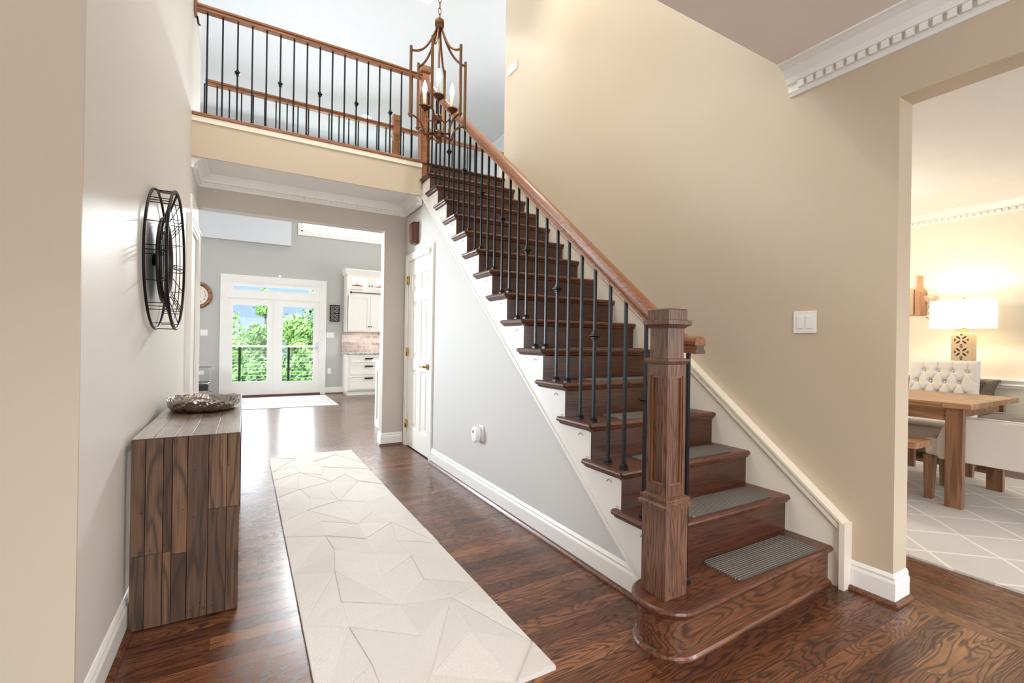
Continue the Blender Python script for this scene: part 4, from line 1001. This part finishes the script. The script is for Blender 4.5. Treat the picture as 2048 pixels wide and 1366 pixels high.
# tufted side chair on the far side, facing the hall
tc = thing('tufted_chair', 'cream button-tufted upholstered dining chair behind the table, facing the hall', 'dining chair', (5.5, 1.79, FZ))
cy0, cy1 = 1.545, 2.035
def cushion(x0, x1, y0, y1, z0, z1, r=.03): return bx(x0, x1, y0, y1, z0, z1)
obj('seat', cushion(5.14, 5.72, cy0, cy1, .35, .50), 'linen', tc, bevel=.03)
# tufted back: height field with dimples, pleats between the buttons
m = MB(); nu, nv = 56, 64; bz0, bz1 = .49, 1.065
but = [];
for j in range(4):
    for i in range(6):
        u = .06 + (i + (.5 if j % 2 else 0)) * .105; z = bz1 - .10 - j * .105
        if .03 < u < cy1 - cy0 - .03: but.append((cy0 + u, z))
def dep(y, z):
    d = .0
    for by, bz in but:
        q = math.hypot(y - by, z - bz); d += .026 * math.exp(-(q / .022) ** 2)
        for sx in (-1, 1):
            ex, ez = by + sx * .0525, bz - .105; vx, vz = ex - by, ez - bz; L2 = vx * vx + vz * vz; tt_ = max(0, min(1, ((y - by) * vx + (z - bz) * vz) / L2))
            q = math.hypot(y - by - vx * tt_, z - bz - vz * tt_); d = max(d, .012 * math.exp(-(q / .007) ** 2) * (bz > .62))
    if z > bz1 - .1:
        for by, bz in but:
            if abs(bz - (bz1 - .10)) < .01: d = max(d, .010 * math.exp(-((y - by) / .006) ** 2))
    return d
for j in range(nv + 1):
    for i in range(nu + 1):
        u, v = i / nu, j / nv; y = cy0 + (cy1 - cy0) * u; z = bz0 + (bz1 - bz0) * v
        e_ = min(u, 1 - u, 1.0) * (cy1 - cy0); et = (1 - v) * (bz1 - bz0); rd = .022
        ro = max(0, rd - e_) ** 2 / rd + max(0, rd - et) ** 2 / rd
        m.v.append((5.70 + .09 * v + ro - .016 + dep(y, z), y, z))
for j in range(nv):
    for i in range(nu): a = j * (nu + 1) + i; m.face((a, a + 1, a + nu + 2, a + nu + 1), True)
o0 = len(m.v)
m.v += [(5.80, cy0, bz0), (5.80, cy1, bz0), (5.875, cy0, bz1), (5.875, cy1, bz1)]
L = [j * (nu + 1) for j in range(nv + 1)]; Rr = [j * (nu + 1) + nu for j in range(nv + 1)]; Tt = [nv * (nu + 1) + i for i in range(nu + 1)]; Bb = list(range(nu + 1))
m.face(L + [o0 + 2, o0]); m.face(Rr + [o0 + 3, o0 + 1]); m.face(Tt + [o0 + 3, o0 + 2]); m.face(Bb + [o0 + 1, o0]); m.face((o0, o0 + 1, o0 + 3, o0 + 2))
bk = obj('backrest', m, 'linen', tc)
for by, bz in but:
    xx = 5.70 + .09 * (bz - bz0) / (bz1 - bz0) - .016 + .018
    obj('button', MB().lathe((xx, by, bz), [(.0005, -.010), (.006, -.009), (.009, -.004), (.009, .002)], 10, 'X'), 'linen', bk)
for x, y in ((5.17, 1.575), (5.17, 2.0)): tleg(tc, x, y, .352)
for x, y in ((5.72, 1.575), (5.72, 2.0)): tleg(tc, x, y, .352, dx=.02)
# arm chair at the head of the table
hc = thing('host_armchair', 'pale linen armchair pushed in at the head of the dining table', 'armchair', (4.88, 1.1, FZ))
obj('seat', bx(4.62, 5.18, .70, 1.535, .345, .49), 'linen', hc, bevel=.03)
def armside(x0, x1):
    P = [(.55, .345), (1.43, .345), (1.44, .40), (1.435, .50), (1.41, .58), (1.36, .64), (1.29, .667), (.55, .667)]
    return MB().prism(P, 'X', x0, x1)
for x0 in (4.56, 5.18):
    a_ = obj('arm', armside(x0, x0 + .065), 'linen', hc, bevel=.008)
    P = [(x0 + .033, y, z) for y, z in ((1.436, .352), (1.446, .40), (1.441, .50), (1.416, .585), (1.362, .648), (1.29, .673), (.60, .673))]
    obj('piping', MB().tube([(x0 + .062, *p[1:]) for p in P], .005, 6), 'plastic', a_)
obj('backrest', MB().prism([(.50, .345), (.66, .345), (.60, 1.08), (.46, 1.08)], 'X', 4.56, 5.245), 'linen', hc, bevel=.03)
for x, y in ((4.642, 1.50), (5.15, 1.50)): tleg(hc, x, y, .35, dx=-.002, dy=.006)
for x, y in ((4.60, .56), (5.20, .56)): tleg(hc, x, y, .35)
# sideboard, tray, lamp
sb = thing('sideboard', 'grey-brown wooden sideboard against the dining room wall, below the lamp', 'sideboard', (6.46, 2.5, 0))
obj('body', bx(6.27, 6.655, 1.66, 3.5, .10, .835), 'walnutY', sb, bevel=.003); obj('top', bx(6.22, 6.657, 1.60, 3.56, .835, .868), 'walnutY', sb, bevel=.004)
obj('frieze', MB().sweep([(6.657, 1.66), (6.27, 1.66), (6.27, 3.5)][::-1], [(0, .70), (-.012, .70), (-.012, .72), (-.008, .735), (-.03, .80), (-.045, .835), (0, .835)]), 'walnutY', sb)
for x in (6.29, 6.60):
    for y in (1.69, 3.42): obj('leg', bx(x, x + .05, y, y + .05, 0, .10), 'walnutY', sb)
t = thing('black_tray', 'small black handled tray on the right end of the sideboard', 'tray', (6.36, 1.75, .868))
obj('tray_base', bx(6.27, 6.46, 1.655, 1.86, .868, .874), 'darkplastic', t); obj('tray_handle', MB().box(6.28, 6.30, 1.66, 1.68, .874, .905).box(6.28, 6.30, 1.82, 1.84, .874, .905).box(6.28, 6.30, 1.66, 1.84, .893, .908), 'darkplastic', t)
lp = thing('table_lamp', 'carved lattice table lamp with glowing rectangular linen shade on the sideboard', 'lamp', (6.40, 1.80, .868))
bx0, bx1, by0, by1, bz0, bz1 = 6.33, 6.47, 1.735, 1.895, .868, 1.343
obj('lamp_base', bx(bx0 + .004, bx1, by0, by1, bz0, bz1), 'tanlattice', lp, bevel=.003)
h_ = MB(); yc = (by0 + by1) / 2
def leafhole(y, z, a, L, w_):
    ps = []
    for s_ in (1, -1):
        for i in range(7):
            u = -1 + 2 * i / 6; q = (u * L * s_, s_ * w_ * (1 - u * u)); ps.append((y + q[0] * math.cos(a) - q[1] * math.sin(a), z + q[0] * math.sin(a) + q[1] * math.cos(a)))
    return [p for i, p in enumerate(ps) if i not in (7,)]
for zc in (1.27, 1.145, 1.02, .93):
    for k in range(4): a = R(45 + 90 * k); h_.prism(leafhole(yc + .034 * math.cos(a), zc + .034 * math.sin(a), a, .026, .009), 'X', bx0 + .0035, bx0 + .02)
    for k in range(4):
        a = R(90 * k); p, q = yc + .052 * math.cos(a), zc + .055 * math.sin(a); n1 = (math.cos(a), math.sin(a)); n2 = (-n1[1], n1[0])
        h_.prism([(p - n1[0] * .016, q - n1[1] * .016), (p + n1[0] * .006 + n2[0] * .017, q + n1[1] * .006 + n2[1] * .017), (p + n1[0] * .002, q + n1[1] * .002), (p + n1[0] * .006 - n2[0] * .017, q + n1[1] * .006 - n2[1] * .017)], 'X', bx0 + .0035, bx0 + .02)
obj('lattice_cutout', h_, 'hole', lp)
obj('lamp_neck', MB().tube([(6.40, yc, bz1), (6.40, yc, 1.47)], .012, 10), 'brass', lp)
sx0, sx1, sy0, sy1, sz0, sz1 = 6.29, 6.52, 1.555, 2.045, 1.39, 1.675; w_ = .004
sy0 = 1.70; sx1 = 6.92
sx0, sx1, sy0, sy1 = 6.265, 6.535, 1.60, 2.05
m = MB().box(sx0, sx0 + w_, sy0, sy1, sz0, sz1).box(sx1 - w_, sx1, sy0, sy1, sz0, sz1).box(sx0 + w_, sx1 - w_, sy0, sy0 + w_, sz0, sz1).box(sx0 + w_, sx1 - w_, sy1 - w_, sy1, sz0, sz1)
obj('lamp_shade', m, 'shade', lp)
obj('finial', MB().lathe((6.40, yc, 1.675), [(.004, -.2), (.004, .01), (.012, .018), (.012, .026), (.002, .034)], 12), 'brass', lp)
light('table_lamp_bulb', 'POINT', (6.40, yc, 1.55), 12, (1, .87, .70), shadow_soft_size=.04)
# bottle shaped board and rose wine glass hanging on the wall
t = thing('bottle_board', 'wooden wine bottle shaped board hanging on the dining room wall', 'wall art', (XD, 2.27, 1.55))
P = [(2.315, 1.553), (2.219, 1.553), (2.219, 1.80), (2.222, 1.83), (2.236, 1.855), (2.251, 1.875), (2.253, 2.003), (2.294, 2.003), (2.296, 1.885), (2.308, 1.86), (2.318, 1.835), (2.319, 1.80)]
obj('board', MB().prism(P, 'X', XD - .03, XD - .001), 'board', t, bevel=.004)
t2 = thing('wall_board', 'pale wooden board on the dining wall, left of the bottle shaped one', 'wall art', (XD, 2.38, 1.55))
obj('board', bx(XD - .03, XD - .001, 2.328, 2.43, 1.555, 1.86), 'tanlattice', t2, bevel=.01)
g = thing('rose_wine_glass', 'rose tinted wine glass ornament with wire stem, tilted on the wall beside the lamp', 'wall art', (XD, 2.18, 1.5))
obj('glass_bowl', MB().lathe((XD - .032, 2.178, 1.765), [(.004, -.085), (.03, -.075), (.05, -.045), (.058, 0), (.056, .045), (.046, .085), (.043, .085), (.053, .045), (.055, 0)], 24, cap=False), 'glass', g)
obj('wine', MB().lathe((XD - .032, 2.178, 1.765), [(.002, -.082), (.028, -.072), (.048, -.043), (.0545, -.002), (.0545, .005), (.001, .005)], 24), M['rosewine'], g)
obj('wire_stem', MB().tube([(XD - .032, 2.178, 1.68), (XD - .03, 2.205, 1.60), (XD - .02, 2.18, 1.555), (XD - .012, 2.16, 1.53), (XD - .010, 2.19, 1.51), (XD - .012, 2.22, 1.53)], .004, 6), 'brass', g)
